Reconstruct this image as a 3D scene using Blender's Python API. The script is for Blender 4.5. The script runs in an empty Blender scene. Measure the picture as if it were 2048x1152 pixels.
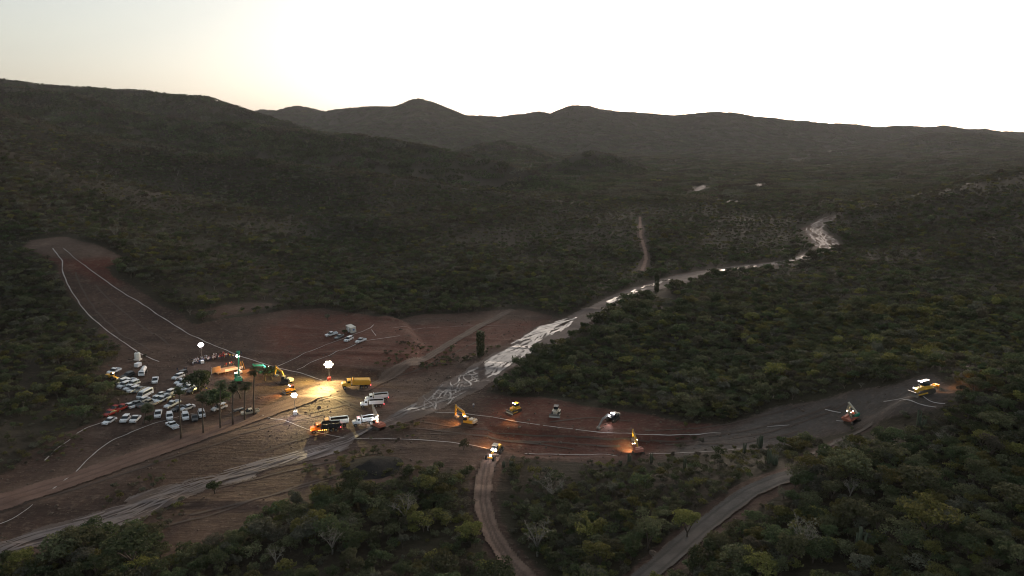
import bpy, math, random
import numpy as np
from mathutils import Vector, Matrix, Euler

R = math.radians
SC = bpy.context.scene
COL = SC.collection
rng = np.random.default_rng(7)
random.seed(7)

# ------------------------------------------------------------------ camera, sky, sun, exposure
CAM_H = 90.0            # drone height above the valley floor, metres
PITCH = 11.42           # degrees below the horizontal
LENS = 24.0
cam_data = bpy.data.cameras.new('camera')
cam_data.sensor_width = 36.0
cam_data.lens = LENS
cam_data.clip_start = 1.0
cam_data.clip_end = 40000.0
cam = bpy.data.objects.new('camera', cam_data)
cam.location = (0, 0, CAM_H)
cam.rotation_euler = (R(90 - PITCH), 0, 0)
COL.objects.link(cam)
SC.camera = cam

SUN_EL, SUN_AZ = 5.0, 25.0          # low sun behind the far range, azimuth clockwise from +Y
world = bpy.data.worlds.new('World')
SC.world = world
world.use_nodes = True
wn = world.node_tree
wn.nodes.clear()
w_out = wn.nodes.new('ShaderNodeOutputWorld')
w_bg = wn.nodes.new('ShaderNodeBackground')
w_sky = wn.nodes.new('ShaderNodeTexSky')
w_sky.sky_type = 'NISHITA'
w_sky.sun_disc = False
w_sky.sun_elevation = R(SUN_EL)
w_sky.sun_rotation = R(SUN_AZ)
w_sky.altitude = 300
w_sky.air_density = 1.0
w_sky.dust_density = 4.2
w_sky.ozone_density = 1.0
w_bg.inputs['Strength'].default_value = 0.1
w_hs = wn.nodes.new('ShaderNodeHueSaturation')      # the dusty evening air washes the colours out
w_hs.inputs['Saturation'].default_value = 0.45
w_hs.inputs['Hue'].default_value = 0.486
wn.links.new(w_sky.outputs[0], w_hs.inputs['Color'])
wn.links.new(w_hs.outputs[0], w_bg.inputs[0])
wn.links.new(w_bg.outputs[0], w_out.inputs[0])

sun_d = bpy.data.lights.new('sun', 'SUN')
sun_d.energy = 0.4
sun_d.angle = R(12)
sun_d.color = (1.0, 0.80, 0.62)
sun = bpy.data.objects.new('sun', sun_d)
_s = Vector((math.sin(R(SUN_AZ)) * math.cos(R(SUN_EL)), math.cos(R(SUN_AZ)) * math.cos(R(SUN_EL)), math.sin(R(SUN_EL))))
sun.rotation_euler = (-_s).to_track_quat('-Z', 'Y').to_euler()
sun.location = (0, 0, 600)
COL.objects.link(sun)

SC.view_settings.view_transform = 'Standard'
SC.view_settings.look = 'None'
SC.view_settings.gamma = 1.0
SC.view_settings.use_curve_mapping = False
SC.view_settings.exposure = 1.88
SC.render.engine = 'CYCLES'
SC.cycles.max_bounces = 5
SC.cycles.diffuse_bounces = 2
SC.cycles.glossy_bounces = 2
SC.cycles.transmission_bounces = 2
SC.cycles.transparent_max_bounces = 4
SC.cycles.volume_bounces = 0
SC.cycles.caustics_reflective = False
SC.cycles.caustics_refractive = False
SC.cycles.use_denoising = True
SC.cycles.sample_clamp_indirect = 1.5
SC.cycles.sample_clamp_direct = 6.0
SC.cycles.blur_glossy = 1.0
SC.cycles.filter_width = 1.1

# ------------------------------------------------------------------ small maths
FPX = LENS / 36.0 * 2048.0
_cp, _sp = math.cos(R(PITCH)), math.sin(R(PITCH))

def ray(u, v):
    """Direction through a point of the 2048 x 1152 photograph, with Y = 1 (used to survey where things stand on the ground)."""
    x, zc = (u - 1024.0) / FPX, -(v - 576.0) / FPX
    Y, Z = _cp + zc * _sp, -_sp + zc * _cp
    return np.array([x / Y, 1.0, Z / Y])

def proj(x, y, z):
    dz = z - CAM_H
    d = y * _cp - dz * _sp
    up = y * _sp + dz * _cp
    return 1024 + FPX * x / d, 576 - FPX * up / d

def atY(u, v, Y):
    r = ray(u, v)
    return (r[0] * Y, Y, CAM_H + r[2] * Y)

def atZ(u, v, z):
    r = ray(u, v)
    Y = (z - CAM_H) / r[2]
    return (r[0] * Y, Y, z)

def hash2(ix, iy, seed):
    h = (ix.astype(np.int64) * 374761393 + iy.astype(np.int64) * 668265263 + seed * 2147483647) & 0xFFFFFFFF
    h = ((h ^ (h >> 13)) * 1274126177) & 0xFFFFFFFF
    h = h ^ (h >> 16)
    return (h & 0xFFFF) / 65535.0

def noise(x, y, seed=0):
    x, y = np.asarray(x, float), np.asarray(y, float)
    ix, iy = np.floor(x), np.floor(y)
    fx, fy = x - ix, y - iy
    fx, fy = fx * fx * (3 - 2 * fx), fy * fy * (3 - 2 * fy)
    a, b = hash2(ix, iy, seed), hash2(ix + 1, iy, seed)
    c, d = hash2(ix, iy + 1, seed), hash2(ix + 1, iy + 1, seed)
    return (a + (b - a) * fx) * (1 - fy) + (c + (d - c) * fx) * fy - 0.5

def fbm(x, y, lam, octs=4, seed=0, gain=0.5):
    s, a, t = 0.0, 1.0, 0.0
    for o in range(octs):
        ca, sa = math.cos(1.1 * o + .4), math.sin(1.1 * o + .4)
        s = s + a * noise((x * ca - y * sa) / lam, (x * sa + y * ca) / lam, seed + o * 17)
        t += a
        a *= gain
        lam *= 0.5
    return s / t * 2.0          # about -1..1

def ridged(x, y, lam, octs=3, seed=0):
    s, a, t = 0.0, 1.0, 0.0
    for o in range(octs):
        ca, sa = math.cos(1.3 * o + .2), math.sin(1.3 * o + .2)
        s = s + a * np.abs(noise((x * ca - y * sa) / lam, (x * sa + y * ca) / lam, seed + o * 13)) * 2
        t += a
        a *= 0.5
        lam *= 0.5
    return s / t                # 0 in the gullies .. 1

def sstep(a, b, x):
    t = np.clip((x - a) / (b - a), 0, 1)
    return t * t * (3 - 2 * t)

def seg_dist(px, py, poly, closed=False):
    """distance to a polyline, arc length along it, signed side offset"""
    pts = np.asarray(poly, float)[:, :2]
    n = len(pts)
    best = np.full(px.shape, 1e18)
    ss = np.zeros(px.shape)
    off = np.zeros(px.shape)
    acc = 0.0
    for i in range(n if closed else n - 1):
        a, b = pts[i], pts[(i + 1) % n]
        d = b - a
        L = math.hypot(*d) + 1e-9
        t = np.clip(((px - a[0]) * d[0] + (py - a[1]) * d[1]) / L ** 2, 0, 1)
        qx, qy = a[0] + t * d[0] - px, a[1] + t * d[1] - py
        dd = qx * qx + qy * qy
        m = dd < best
        best = np.where(m, dd, best)
        ss = np.where(m, acc + t * L, ss)
        off = np.where(m, (d[0] * (py - a[1]) - d[1] * (px - a[0])) / L, off)
        acc += L
    return np.sqrt(best), ss, off

def poly_sd(px, py, poly):
    """signed distance to a polygon, positive inside"""
    d, _, _ = seg_dist(px, py, poly, True)
    pts = np.asarray(poly, float)[:, :2]
    ins = np.zeros(px.shape, bool)
    for i in range(len(pts)):
        (x0, y0), (x1, y1) = pts[i], pts[(i + 1) % len(pts)]
        c = (y0 > py) != (y1 > py)
        if y0 != y1:
            ins ^= c & (px < (x1 - x0) * (py - y0) / (y1 - y0) + x0)
    return np.where(ins, d, -d)

# ------------------------------------------------------------------ the lie of the land
CP = []
for u, v, z in [  # river course, downstream to upstream
    (-20, 1110, -1.5), (300, 1010, -1.2), (690, 890, -.6), (850, 800, 0), (1100, 660, 1.5), (1310, 572, 4), (1500, 535, 7), (1690, 493, 12), (1605, 458, 16), (1660, 432, 20),
    # valley floor left of the river
    (0, 1000, .6), (300, 900, .8), (100, 900, 2), (500, 830, 1), (300, 790, 2), (150, 800, 3), (700, 780, .8), (450, 720, 2.2), (300, 716, 3.5), (600, 690, 2.5), (750, 660, 2.5), (900, 680, 1.5),
    (1000, 620, 3), (850, 600, 5), (650, 610, 6), (480, 640, 6), (0, 880, 5), (100, 720, 9),
    # right of the river
    (1100, 750, 1), (1300, 690, 2.5), (1400, 640, 5.5), (1000, 830, .6), (1200, 840, 1), (700, 1000, .5), (400, 1100, 0), (100, 1140, 0), (880, 950, 1), (700, 1140, 1.5)]:
    CP.append(atZ(u, v, z))
for u, v, Y in [
    # spur with the bare clearing, near left
    (0, 305, 600), (100, 345, 640), (175, 380, 635), (250, 402, 625), (350, 440, 600), (500, 480, 550), (620, 525, 490), (0, 400, 470), (110, 482, 405), (220, 510, 390), (0, 500, 395), (0, 600, 330), (60, 650, 310), (350, 560, 400), (200, 600, 345), (500, 570, 420), (250, 460, 480), (160, 430, 500),
    # broad spur behind it
    (0, 225, 1000), (100, 255, 1000), (225, 285, 1000), (350, 305, 980), (500, 325, 950), (650, 340, 950), (750, 355, 930), (850, 365, 920), (1000, 385, 890), (1150, 410, 840), (1300, 440, 740),
    (420, 440, 700), (420, 380, 830), (250, 350, 850), (700, 450, 620), (700, 520, 500), (700, 400, 780), (900, 560, 430), (900, 450, 640), (900, 405, 800), (1150, 500, 570), (1150, 450, 690), (550, 500, 570), (300, 405, 720), (130, 320, 820),
    # right bank and right spur
    (2060, 355, 660), (1950, 395, 650), (1850, 427, 640), (1755, 460, 600), (2060, 450, 480), (2060, 550, 370), (2060, 650, 270), (1850, 500, 470), (1850, 600, 340), (1700, 560, 400), (1700, 650, 300), (1550, 600, 370),
    (1850, 776, 184), (2060, 740, 210), (2060, 900, 142), (2060, 1120, 106), (1700, 1000, 136), (1560, 950, 152), (1300, 1140, 124), (1000, 1150, 134), (1250, 905, 194), (1720, 835, 188), (1500, 875, 194), (1800, 1120, 112), (1450, 760, 255), (1650, 760, 215), (1500, 1020, 140), (1150, 1000, 165), (1900, 800, 170), (1800, 765, 192),
    # the far floor of the valley
    (1700, 405, 860), (1900, 360, 1250), (1250, 395, 960), (1400, 350, 1600), (1500, 318, 2700), (1000, 312, 2600), (1900, 318, 2500), (700, 300, 2900), (2040, 330, 1700), (1600, 375, 1150)]:
    CP.append(atY(u, v, Y))
for u, Y, z in [(-100, 1200, 95), (100, 1220, 62), (300, 1200, 42), (500, 1180, 34), (700, 1150, 26), (900, 1080, 22), (100, 1850, 130), (300, 1850, 105), (500, 1850, 85), (700, 1800, 62), (150, 720, 40), (300, 665, 22), (450, 620, 11), (600, 560, 6)]:
    CP.append((ray(u, 400)[0] * Y, Y, z))
for u, Y, z in [(2060, 900, 34), (1950, 860, 29), (1850, 800, 23), (2200, 950, 45), (1900, 1000, 33), (1050, 1900, 48), (1180, 1500, 34), (1300, 1500, 34), (950, 1900, 52)]:
    CP.append((ray(u, 400)[0] * Y, Y, z))
CP += [(0, -200, 8), (250, 0, 48), (120, 60, 26), (-250, 0, -1), (-60, 60, 4), (-350, 150, 2), (600, 300, 110), (400, 150, 50), (-700, 250, 90), (-500, 350, 60),
       (900, 700, 120), (2500, 2500, 120), (-3000, 2500, 150), (0, 6000, 120), (6000, 6000, 120), (-6000, 6000, 120), (6000, 0, 150), (-6000, 0, 150), (0, -3000, 0), (1500, 1500, 70)]
CP = np.array(CP)

def _ker(ax, ay, bx, by):
    return np.sqrt(((ax[:, None] - bx[None]) / 100) ** 2 + ((ay[:, None] - by[None]) / 100) ** 2 + 0.18 ** 2)

_n = len(CP)
_A = np.zeros((_n + 3, _n + 3))
_A[:_n, :_n] = _ker(CP[:, 0], CP[:, 1], CP[:, 0], CP[:, 1]) - 0.004 * np.eye(_n)
_A[:_n, _n] = 1
_A[:_n, _n + 1] = CP[:, 0] / 100
_A[:_n, _n + 2] = CP[:, 1] / 100
_A[_n:, :_n] = _A[:_n, _n:].T
_W = np.linalg.solve(_A, np.concatenate([CP[:, 2], np.zeros(3)]))

def base_h(x, y):
    out = np.empty(x.shape)
    xf, yf, of = x.ravel(), y.ravel(), out.ravel()
    for i in range(0, len(xf), 40000):
        s = slice(i, i + 40000)
        of[s] = _ker(xf[s], yf[s], CP[:, 0], CP[:, 1]) @ _W[:_n] + _W[_n] + _W[_n + 1] * xf[s] / 100 + _W[_n + 2] * yf[s] / 100
    return of.reshape(x.shape)

RIDGES = [  # crest points and steepness
    ([atY(u, v, Y) for u, v, Y in [(2500, 230, 640), (2300, 285, 650), (2060, 353, 660), (1950, 394, 650), (1850, 427, 630), (1770, 456, 595)]], .36),
    ([atY(u, v, Y) for u, v, Y in [(-400, 200, 1000), (0, 226, 1000), (100, 256, 1000), (225, 286, 1000), (350, 306, 980), (500, 326, 950), (650, 341, 950), (750, 356, 930), (850, 367, 915), (1000, 388, 880), (1100, 404, 850)]], .34),
    ([atY(u, v, Y) for u, v, Y in [(-300, 250, 580), (0, 306, 600), (100, 346, 635), (175, 381, 632), (250, 403, 622), (350, 441, 598), (450, 468, 565), (520, 490, 540)]], .36),
    ([atY(u, v, Y) for u, v, Y in [(-200, 440, 430), (40, 470, 430), (120, 468, 425), (220, 492, 405), (300, 540, 380), (380, 590, 355)]], .32),
    ([atY(u, v, Y) for u, v, Y in [(-900, 120, 2300), (-300, 140, 2250), (0, 157, 2200), (100, 170, 2200), (240, 178, 2200), (330, 186, 2180), (400, 192, 2160), (440, 205, 2140), (500, 222, 2100), (550, 237, 2060), (620, 258, 2000), (720, 288, 1900)]], .42),
    ([atY(u, v, Y) for u, v, Y in [(-500, 110, 1500), (150, 188, 1520), (240, 216, 1500), (350, 240, 1480), (500, 247, 1480), (650, 266, 1480), (750, 274, 1450), (850, 292, 1420), (950, 316, 1370), (1030, 334, 1300), (1100, 358, 1200)]], .38),
    ([atY(u, v, Y) for u, v, Y in [(-200, 215, 5200), (300, 225, 5000), (500, 224, 4800), (590, 212, 4700), (640, 217, 4650), (740, 213, 4600), (800, 208, 4550), (822, 200, 4520), (838, 195, 4500), (852, 200, 4500), (872, 210, 4500), (900, 226, 4500), (920, 232, 4500), (1000, 228, 4550), (1080, 223, 4600), (1112, 231, 4600), (1130, 218, 4600), (1146, 210, 4600), (1178, 211, 4600), (1200, 218, 4600), (1240, 222, 4600), (1350, 230, 4600), (1400, 225, 4600), (1435, 223, 4600), (1480, 227, 4600), (1510, 233, 4600), (1560, 237, 4600), (1700, 247, 4700), (1850, 252, 4800), (1885, 248, 4800), (1915, 253, 4800), (2048, 263, 5000), (2300, 268, 5200), (3200, 240, 5600)]], .42),
    ([atY(u, v, Y) for u, v, Y in [(905, 303, 2250), (960, 286, 2200), (1000, 280, 2200), (1040, 287, 2200), (1095, 310, 2150)]], .42),
    ([atY(u, v, Y) for u, v, Y in [(1105, 336, 1720), (1150, 310, 1700), (1185, 302, 1700), (1230, 311, 1700), (1300, 340, 1680)]], .42),
    ([atY(u, v, Y) for u, v, Y in [(1330, 300, 3600), (1420, 292, 3500), (1480, 300, 3400), (1560, 312, 3300)]], .22),
    ([atY(u, v, Y) for u, v, Y in [(1790, 285, 3500), (1880, 264, 3500), (1935, 263, 3500), (2048, 278, 3400), (2300, 270, 3400)]], .25),
    ([atY(u, v, Y) for u, v, Y in [(1500, 348, 1700), (1560, 338, 1750), (1650, 336, 1800), (1730, 348, 1750)]], .2),
    ([atY(u, v, Y) for u, v, Y in [(1235, 378, 1250), (1270, 371, 1250), (1310, 376, 1230), (1360, 390, 1180)]], .2),
    ([atY(u, v, Y) for u, v, Y in [(1300, 322, 2500), (1380, 316, 2500), (1450, 322, 2450)]], .2),
]

def tent_h(x, y):
    out, top = np.full(x.shape, -1e9), np.zeros(x.shape)
    for pts, s in RIDGES:
        pts = np.array(pts)
        for a, b in zip(pts[:-1], pts[1:]):
            d = b[:2] - a[:2]
            L2 = (d ** 2).sum()
            t = np.clip(((x - a[0]) * d[0] + (y - a[1]) * d[1]) / L2, 0, 1)
            dist = np.sqrt((a[0] + t * d[0] - x) ** 2 + (a[1] + t * d[1] - y) ** 2)
            zc = a[2] + t * (b[2] - a[2])
            D = zc + 40.0
            dn = np.sqrt(dist ** 2 + 8.0 ** 2) - 8.0
            hh = zc - D * (1 - np.exp(-s * dn / D)) - .02 * dn
            top = np.where(hh > out, np.exp(-dist / 90.0), top)
            out = np.maximum(out, hh)
    return out, top

def height(x, y):
    a = base_h(x, y)
    b, near_top = tent_h(x, y)
    r = np.hypot(x + 30, y - 280)
    k = 12.0
    h = np.maximum(a, b) + np.maximum(k - np.abs(a - b), 0) ** 2 / (4 * k)
    far = sstep(500, 2600, r)
    mid = sstep(190, 520, r)
    h = h + earthworks(x, y) + fbm(x, y, 14, 3, 5) * (0.22 + 0.5 * mid) + fbm(x, y, 90, 3, 9) * 3.0 * mid
    crest = sstep(-30, 10, b - a)
    top = crest * near_top
    h = h - ((1 - ridged(x + 30 * noise(x / 90, y / 90, 3), y, 330, 3, 21)) ** 2 * (30 * far + 5 * mid) - (9 * far + 2 * mid)) * (1 - .9 * top)
    h = h + fbm(x, y, 420, 4, 33) * 12 * far * (1 - .8 * top)
    return h

PAD = np.array([atZ(u, v, 2.5) for u, v in [(520, 690), (560, 655), (620, 632), (720, 626), (810, 650), (842, 690), (825, 732), (760, 750), (660, 742), (590, 726)]])
TRENCH = np.array([atZ(u, v, 1.0) for u, v in [(985, 852), (1100, 861), (1260, 875), (1400, 876), (1385, 897), (1200, 902), (1050, 902), (985, 888)]])

def earthworks(x, y):
    """what the machines have built so far: a raised pad, a cut along the dam axis, low windrows"""
    h = np.zeros(x.shape)
    m = (np.abs(x) < 260) & (y > 90) & (y < 460)
    if m.any():
        px, py = x[m], y[m]
        d = 2.6 * sstep(-2.5, 2.5, poly_sd(px, py, PAD)) * sstep(PAD[:, 0].min() + 15, PAD[:, 0].max() - 25, px)
        d = d - 1.3 * sstep(-2.0, 2.0, poly_sd(px, py, TRENCH) + fbm(px, py, 9, 2, 6))
        flat = sstep(-5, 8, 9 - base_h(px, py)) + .0
        for ang, lx, ly, amp, sd in ((-.1, 46, 6, .8, 41), (.9, 40, 7, .5, 42)):
            c, s_ = math.cos(ang), math.sin(ang)
            n = noise((px * c + py * s_) / lx, (-px * s_ + py * c) / ly, sd)
            d = d + amp * np.clip(n - .16, 0, 1) * 2.2 * flat
        for cx, cy, _z in (atY(1835, 815, 176), atY(1775, 822, 178)):
            d = d + 2.2 * np.exp(-(((px - cx) / 6.5) ** 2 + ((py - cy) / 5.0) ** 2))
        h[m] = d
    return h

def grow(start, step, stop, ratio):
    o, p, s = [], start, step
    while p < stop:
        s *= ratio
        p += s
        o.append(p)
    return o
_right = grow(240, 2.0, 9500, 1.024)
_left = grow(240, 2.0, 9500, 1.024)
GX = np.array([-v for v in _left][::-1] + list(np.arange(-240, 240.1, 2.0)) + _right)
GY = np.array([-v for v in grow(-70, 2.5, 1500, 1.12)][::-1] + list(np.arange(70, 420.1, 1.6)) + grow(420, 1.8, 9000, 1.021))
_mx, _my = np.meshgrid(GX, GY)
GZ = height(_mx, _my)

def ground(x, y):
    """height of the ground sheet, read off its own facets"""
    x, y = np.asarray(x, float), np.asarray(y, float)
    i = np.clip(np.searchsorted(GX, x) - 1, 0, len(GX) - 2)
    j = np.clip(np.searchsorted(GY, y) - 1, 0, len(GY) - 2)
    fx = np.clip((x - GX[i]) / (GX[i + 1] - GX[i]), 0, 1)
    fy = np.clip((y - GY[j]) / (GY[j + 1] - GY[j]), 0, 1)
    z00, z10, z01, z11 = GZ[j, i], GZ[j, i + 1], GZ[j + 1, i], GZ[j + 1, i + 1]
    return np.where(fx > fy, z00 + (z10 - z00) * fx + (z11 - z10) * fy, z00 + (z11 - z01) * fx + (z01 - z00) * fy)

_T = np.exp(np.linspace(math.log(70), math.log(8500), 2600))

def hit(u, v):
    """where the line of sight through a point of the photograph meets the ground"""
    r = ray(u, v)
    z = CAM_H + r[2] * _T
    d = z - ground(r[0] * _T, _T)
    k = np.nonzero(d < 0)[0]
    if not len(k):
        return np.array([r[0] * 8000, 8000, 0.0])
    k = max(k[0], 1)
    f = d[k - 1] / (d[k - 1] - d[k])
    Y = _T[k - 1] + f * (_T[k] - _T[k - 1])
    return np.array([r[0] * Y, Y, float(ground(r[0] * Y, Y))])

def hits(pts):
    return np.array([hit(u, v) for u, v in pts])

def surf_normal(x, y, e=1.5):
    gx = (ground(x + e, y) - ground(x - e, y)) / (2 * e)
    gy = (ground(x, y + e) - ground(x, y - e)) / (2 * e)
    return Vector((-float(gx), -float(gy), 1)).normalized()
# ------------------------------------------------------------------ materials
def new_mat(name):
    m = bpy.data.materials.new(name)
    m.use_nodes = True
    nt = m.node_tree
    return m, nt, nt.nodes['Principled BSDF']

def node(nt, t, **kw):
    n = nt.nodes.new(t)
    for k, v in kw.items():
        if k.startswith('i_'):
            n.inputs[k[2:]].default_value = v
        else:
            setattr(n, k, v)
    return n

def mixc(nt, fac, a, b, mode='MIX'):
    n = nt.nodes.new('ShaderNodeMix')
    n.data_type = 'RGBA'
    n.blend_type = mode
    for sock, val in ((n.inputs[0], fac), (n.inputs[6], a), (n.inputs[7], b)):
        if hasattr(val, 'type') and hasattr(val, 'links'):
            nt.links.new(val, sock)
        elif isinstance(val, (int, float)):
            sock.default_value = val
        else:
            sock.default_value = (*val, 1) if len(val) == 3 else val
    return n.outputs[2]

def maths(nt, op, a, b=0.0, clamp=False):
    n = nt.nodes.new('ShaderNodeMath')
    n.operation = op
    n.use_clamp = clamp
    for s, v in zip(n.inputs, (a, b)):
        if hasattr(v, 'links'):
            nt.links.new(v, s)
        else:
            s.default_value = v
    return n.outputs[0]

def ramp(nt, fac, lo, hi):
    n = nt.nodes.new('ShaderNodeMapRange')
    n.interpolation_type = 'SMOOTHSTEP'
    nt.links.new(fac, n.inputs['Value'])
    n.inputs['From Min'].default_value = lo
    n.inputs['From Max'].default_value = hi
    return n.outputs['Result']

def tex(nt, co, scale, detail=4.0, rough=.6, stretch=None, dist=0.0):
    if stretch:
        mp = nt.nodes.new('ShaderNodeMapping')
        mp.inputs['Rotation'].default_value = (0, 0, stretch[0])
        mp.inputs['Scale'].default_value = (stretch[1], stretch[2], 1)
        nt.links.new(co, mp.inputs['Vector'])
        co = mp.outputs[0]
    n = nt.nodes.new('ShaderNodeTexNoise')
    n.inputs['Scale'].default_value = scale
    n.inputs['Detail'].default_value = detail
    n.inputs['Roughness'].default_value = rough
    n.inputs['Distortion'].default_value = dist
    nt.links.new(co, n.inputs['Vector'])
    return n.outputs['Fac']

def attr(nt, name):
    n = nt.nodes.new('ShaderNodeAttribute')
    n.attribute_name = name
    return n.outputs['Fac']

def bump(nt, bsdf, h, strength, dist):
    b = nt.nodes.new('ShaderNodeBump')
    b.inputs['Strength'].default_value = strength
    b.inputs['Distance'].default_value = dist
    nt.links.new(h, b.inputs['Height'])
    nt.links.new(b.outputs[0], bsdf.inputs['Normal'])

def plain(name, col, rough=.6, metal=0.0, wear=.25, scale=3.0, spec=.4):
    """painted or worn surface: the colour broken up by dust and scuffs"""
    m, nt, b = new_mat(name)
    tc = nt.nodes.new('ShaderNodeTexCoord')
    n = tex(nt, tc.outputs['Object'], scale, 5)
    dust = (.20, .15, .11)
    c = mixc(nt, ramp(nt, n, .5, .8), col, [col[i] * (1 - wear) + dust[i] * wear for i in range(3)])
    nt.links.new(c, b.inputs['Base Color'])
    b.inputs['Roughness'].default_value = rough
    b.inputs['Metallic'].default_value = metal
    b.inputs['Specular IOR Level'].default_value = spec
    return m

def glow(name, col, strength):
    m, nt, b = new_mat(name)
    b.inputs['Base Color'].default_value = (.8, .8, .8, 1)
    b.inputs['Emission Color'].default_value = (*col, 1)
    b.inputs['Emission Strength'].default_value = strength
    return m

def soil_mat(name, cols, attrs, ang=0.0, rough=.9, tracks=.5):
    """earth: two tones mottled by noise, wheel tracks stretched along one direction"""
    m, nt, b = new_mat(name)
    geo = nt.nodes.new('ShaderNodeNewGeometry').outputs['Position']
    n1, n2 = tex(nt, geo, .06, 6, .65), tex(nt, geo, .9, 6, .7)
    st = tex(nt, geo, 1.0, 3, .6, (ang, .035, .55), .4)
    c = mixc(nt, ramp(nt, n1, .35, .65), cols[0], cols[1])
    c = mixc(nt, ramp(nt, st, .42, .62), c, mixc(nt, tracks, c, cols[2]))
    c = mixc(nt, ramp(nt, n2, .45, .7), c, mixc(nt, .35, c, cols[1]))
    nt.links.new(c, b.inputs['Base Color'])
    b.inputs['Roughness'].default_value = rough
    b.inputs['Specular IOR Level'].default_value = .2
    bump(nt, b, maths(nt, 'ADD', st, maths(nt, 'MULTIPLY', n2, .5)), .8, .6)
    return m

# ------------------------------------------------------------------ where the bare earth, roads and river lie (surveyed from the photograph)
SITE = hits([(-20, 945), (60, 900), (130, 862), (185, 842), (215, 800), (200, 748), (240, 712), (215, 668), (150, 600), (100, 530), (38, 500), (55, 478), (140, 472), (215, 497), (236, 515), (205, 535), (262, 575), (320, 612), (400, 645), (480, 632), (560, 622), (640, 618), (760, 632),
    (850, 630), (960, 622), (1040, 618), (1105, 632), (1095, 660), (965, 738), (948, 785), (1010, 797), (1180, 806), (1290, 832), (1450, 852), (1560, 816), (1700, 782), (1800, 762), (1870, 742), (1905, 775), (1870, 815), (1745, 852), (1640, 872), (1560, 898), (1450, 905), (1300, 922), (1050, 922), (1000, 925), (960, 955), (900, 930),
    (800, 955), (700, 990), (600, 1010), (520, 1040), (440, 1085), (350, 1105), (320, 1070), (220, 1062), (150, 1065), (80, 1100), (-20, 1140), (-200, 1160), (-200, 1050)])
RED = hits([(520, 660), (600, 628), (720, 628), (830, 650), (1090, 640), (1060, 670), (860, 730), (800, 745), (660, 735), (560, 715)])
RED_B = hits([(980, 800), (1180, 806), (1290, 832), (1450, 852), (1500, 850), (1330, 905), (1050, 918), (940, 870)])
GREY = hits([(1330, 895), (1400, 868), (1560, 816), (1700, 782), (1800, 762), (1870, 742), (1910, 775), (1870, 815), (1745, 852), (1640, 872), (1560, 898), (1450, 908), (1340, 922)])
TAN = hits([(560, 790), (640, 750), (760, 760), (860, 770), (840, 800), (760, 850), (640, 850), (520, 860), (470, 830)])
CLEARING = hits([(38, 500), (55, 478), (140, 472), (215, 497), (236, 515), (150, 525), (100, 520)])
HAUL = hits([(-60, 1022), (0, 1006), (150, 958), (300, 905), (450, 855), (560, 815), (640, 790)])
UPROAD = hits([(730, 780), (840, 722), (900, 687), (960, 652), (1022, 621)])
GRADE = hits([(985, 915), (975, 930), (968, 960), (965, 1000), (973, 1040), (990, 1080), (1015, 1118), (1050, 1158), (1090, 1190)])
GRAVEL = hits([(1590, 950), (1545, 965), (1500, 985), (1450, 1020), (1400, 1060), (1345, 1108), (1290, 1155), (1250, 1185)])
BENCH = hits([(1610, 915), (1680, 880), (1740, 850)])
TRACK = hits([(1280, 434), (1281, 470), (1290, 500), (1292, 520), (1283, 545)])
CUT = hits([(370, 625), (430, 612), (500, 604), (560, 606), (520, 622), (430, 640)])
RIV_A = hits([(-80, 1105), (-20, 1085), (100, 1045), (200, 1020), (280, 985), (350, 965), (430, 945), (520, 915), (600, 897), (650, 882), (690, 868), (745, 850), (790, 825), (830, 800), (870, 775), (930, 740), (1000, 700), (1080, 650), (1150, 625), (1250, 580), (1340, 552), (1420, 538), (1500, 528), (1580, 518), (1632, 496), (1612, 476), (1600, 456), (1640, 437), (1668, 430)])
RIV_B = hits([(-80, 1150), (-20, 1128), (60, 1102), (150, 1072), (220, 1078), (240, 1062), (330, 1020), (420, 978), (480, 965), (560, 940), (640, 915), (688, 905), (715, 872), (770, 855), (850, 838), (910, 806), (950, 788), (985, 763), (1060, 715), (1150, 670), (1180, 650), (1230, 612), (1310, 584), (1420, 554), (1500, 543), (1600, 522), (1688, 492), (1662, 470), (1645, 455), (1668, 440), (1680, 433)])
RIVER = np.concatenate([RIV_A, RIV_B[::-1]])

def mid_line(a, b, n=60):
    def res(p):
        d = np.concatenate([[0], np.cumsum(np.hypot(*(np.diff(p[:, :2], axis=0).T)))])
        q = np.linspace(0, d[-1], n)
        return np.stack([np.interp(q, d, p[:, k]) for k in range(2)], 1)
    return (res(a) + res(b)) / 2
RIV_MID = mid_line(RIV_A, RIV_B)

# ------------------------------------------------------------------ the ground sheet
def set_attr(me, name, vals):
    a = me.attributes.new(name, 'FLOAT', 'POINT')
    a.data.foreach_set('value', np.ascontiguousarray(vals, dtype=np.float32).ravel())

def grid_mesh(name, V, F, mat, smooth=True):
    me = bpy.data.meshes.new(name)
    V = np.asarray(V, np.float32)
    F = np.asarray(F, np.int32)
    me.vertices.add(len(V))
    me.vertices.foreach_set('co', V.ravel())
    k = F.shape[1]
    me.loops.add(F.size)
    me.loops.foreach_set('vertex_index', F.ravel())
    me.polygons.add(len(F))
    me.polygons.foreach_set('loop_start', np.arange(0, F.size, k, dtype=np.int32))
    me.update(calc_edges=True)
    me.polygons.foreach_set('use_smooth', np.full(len(F), smooth))
    if mat:
        me.materials.append(mat)
    return me

def soft(sd, w):
    return sstep(-w, w, sd)

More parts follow.
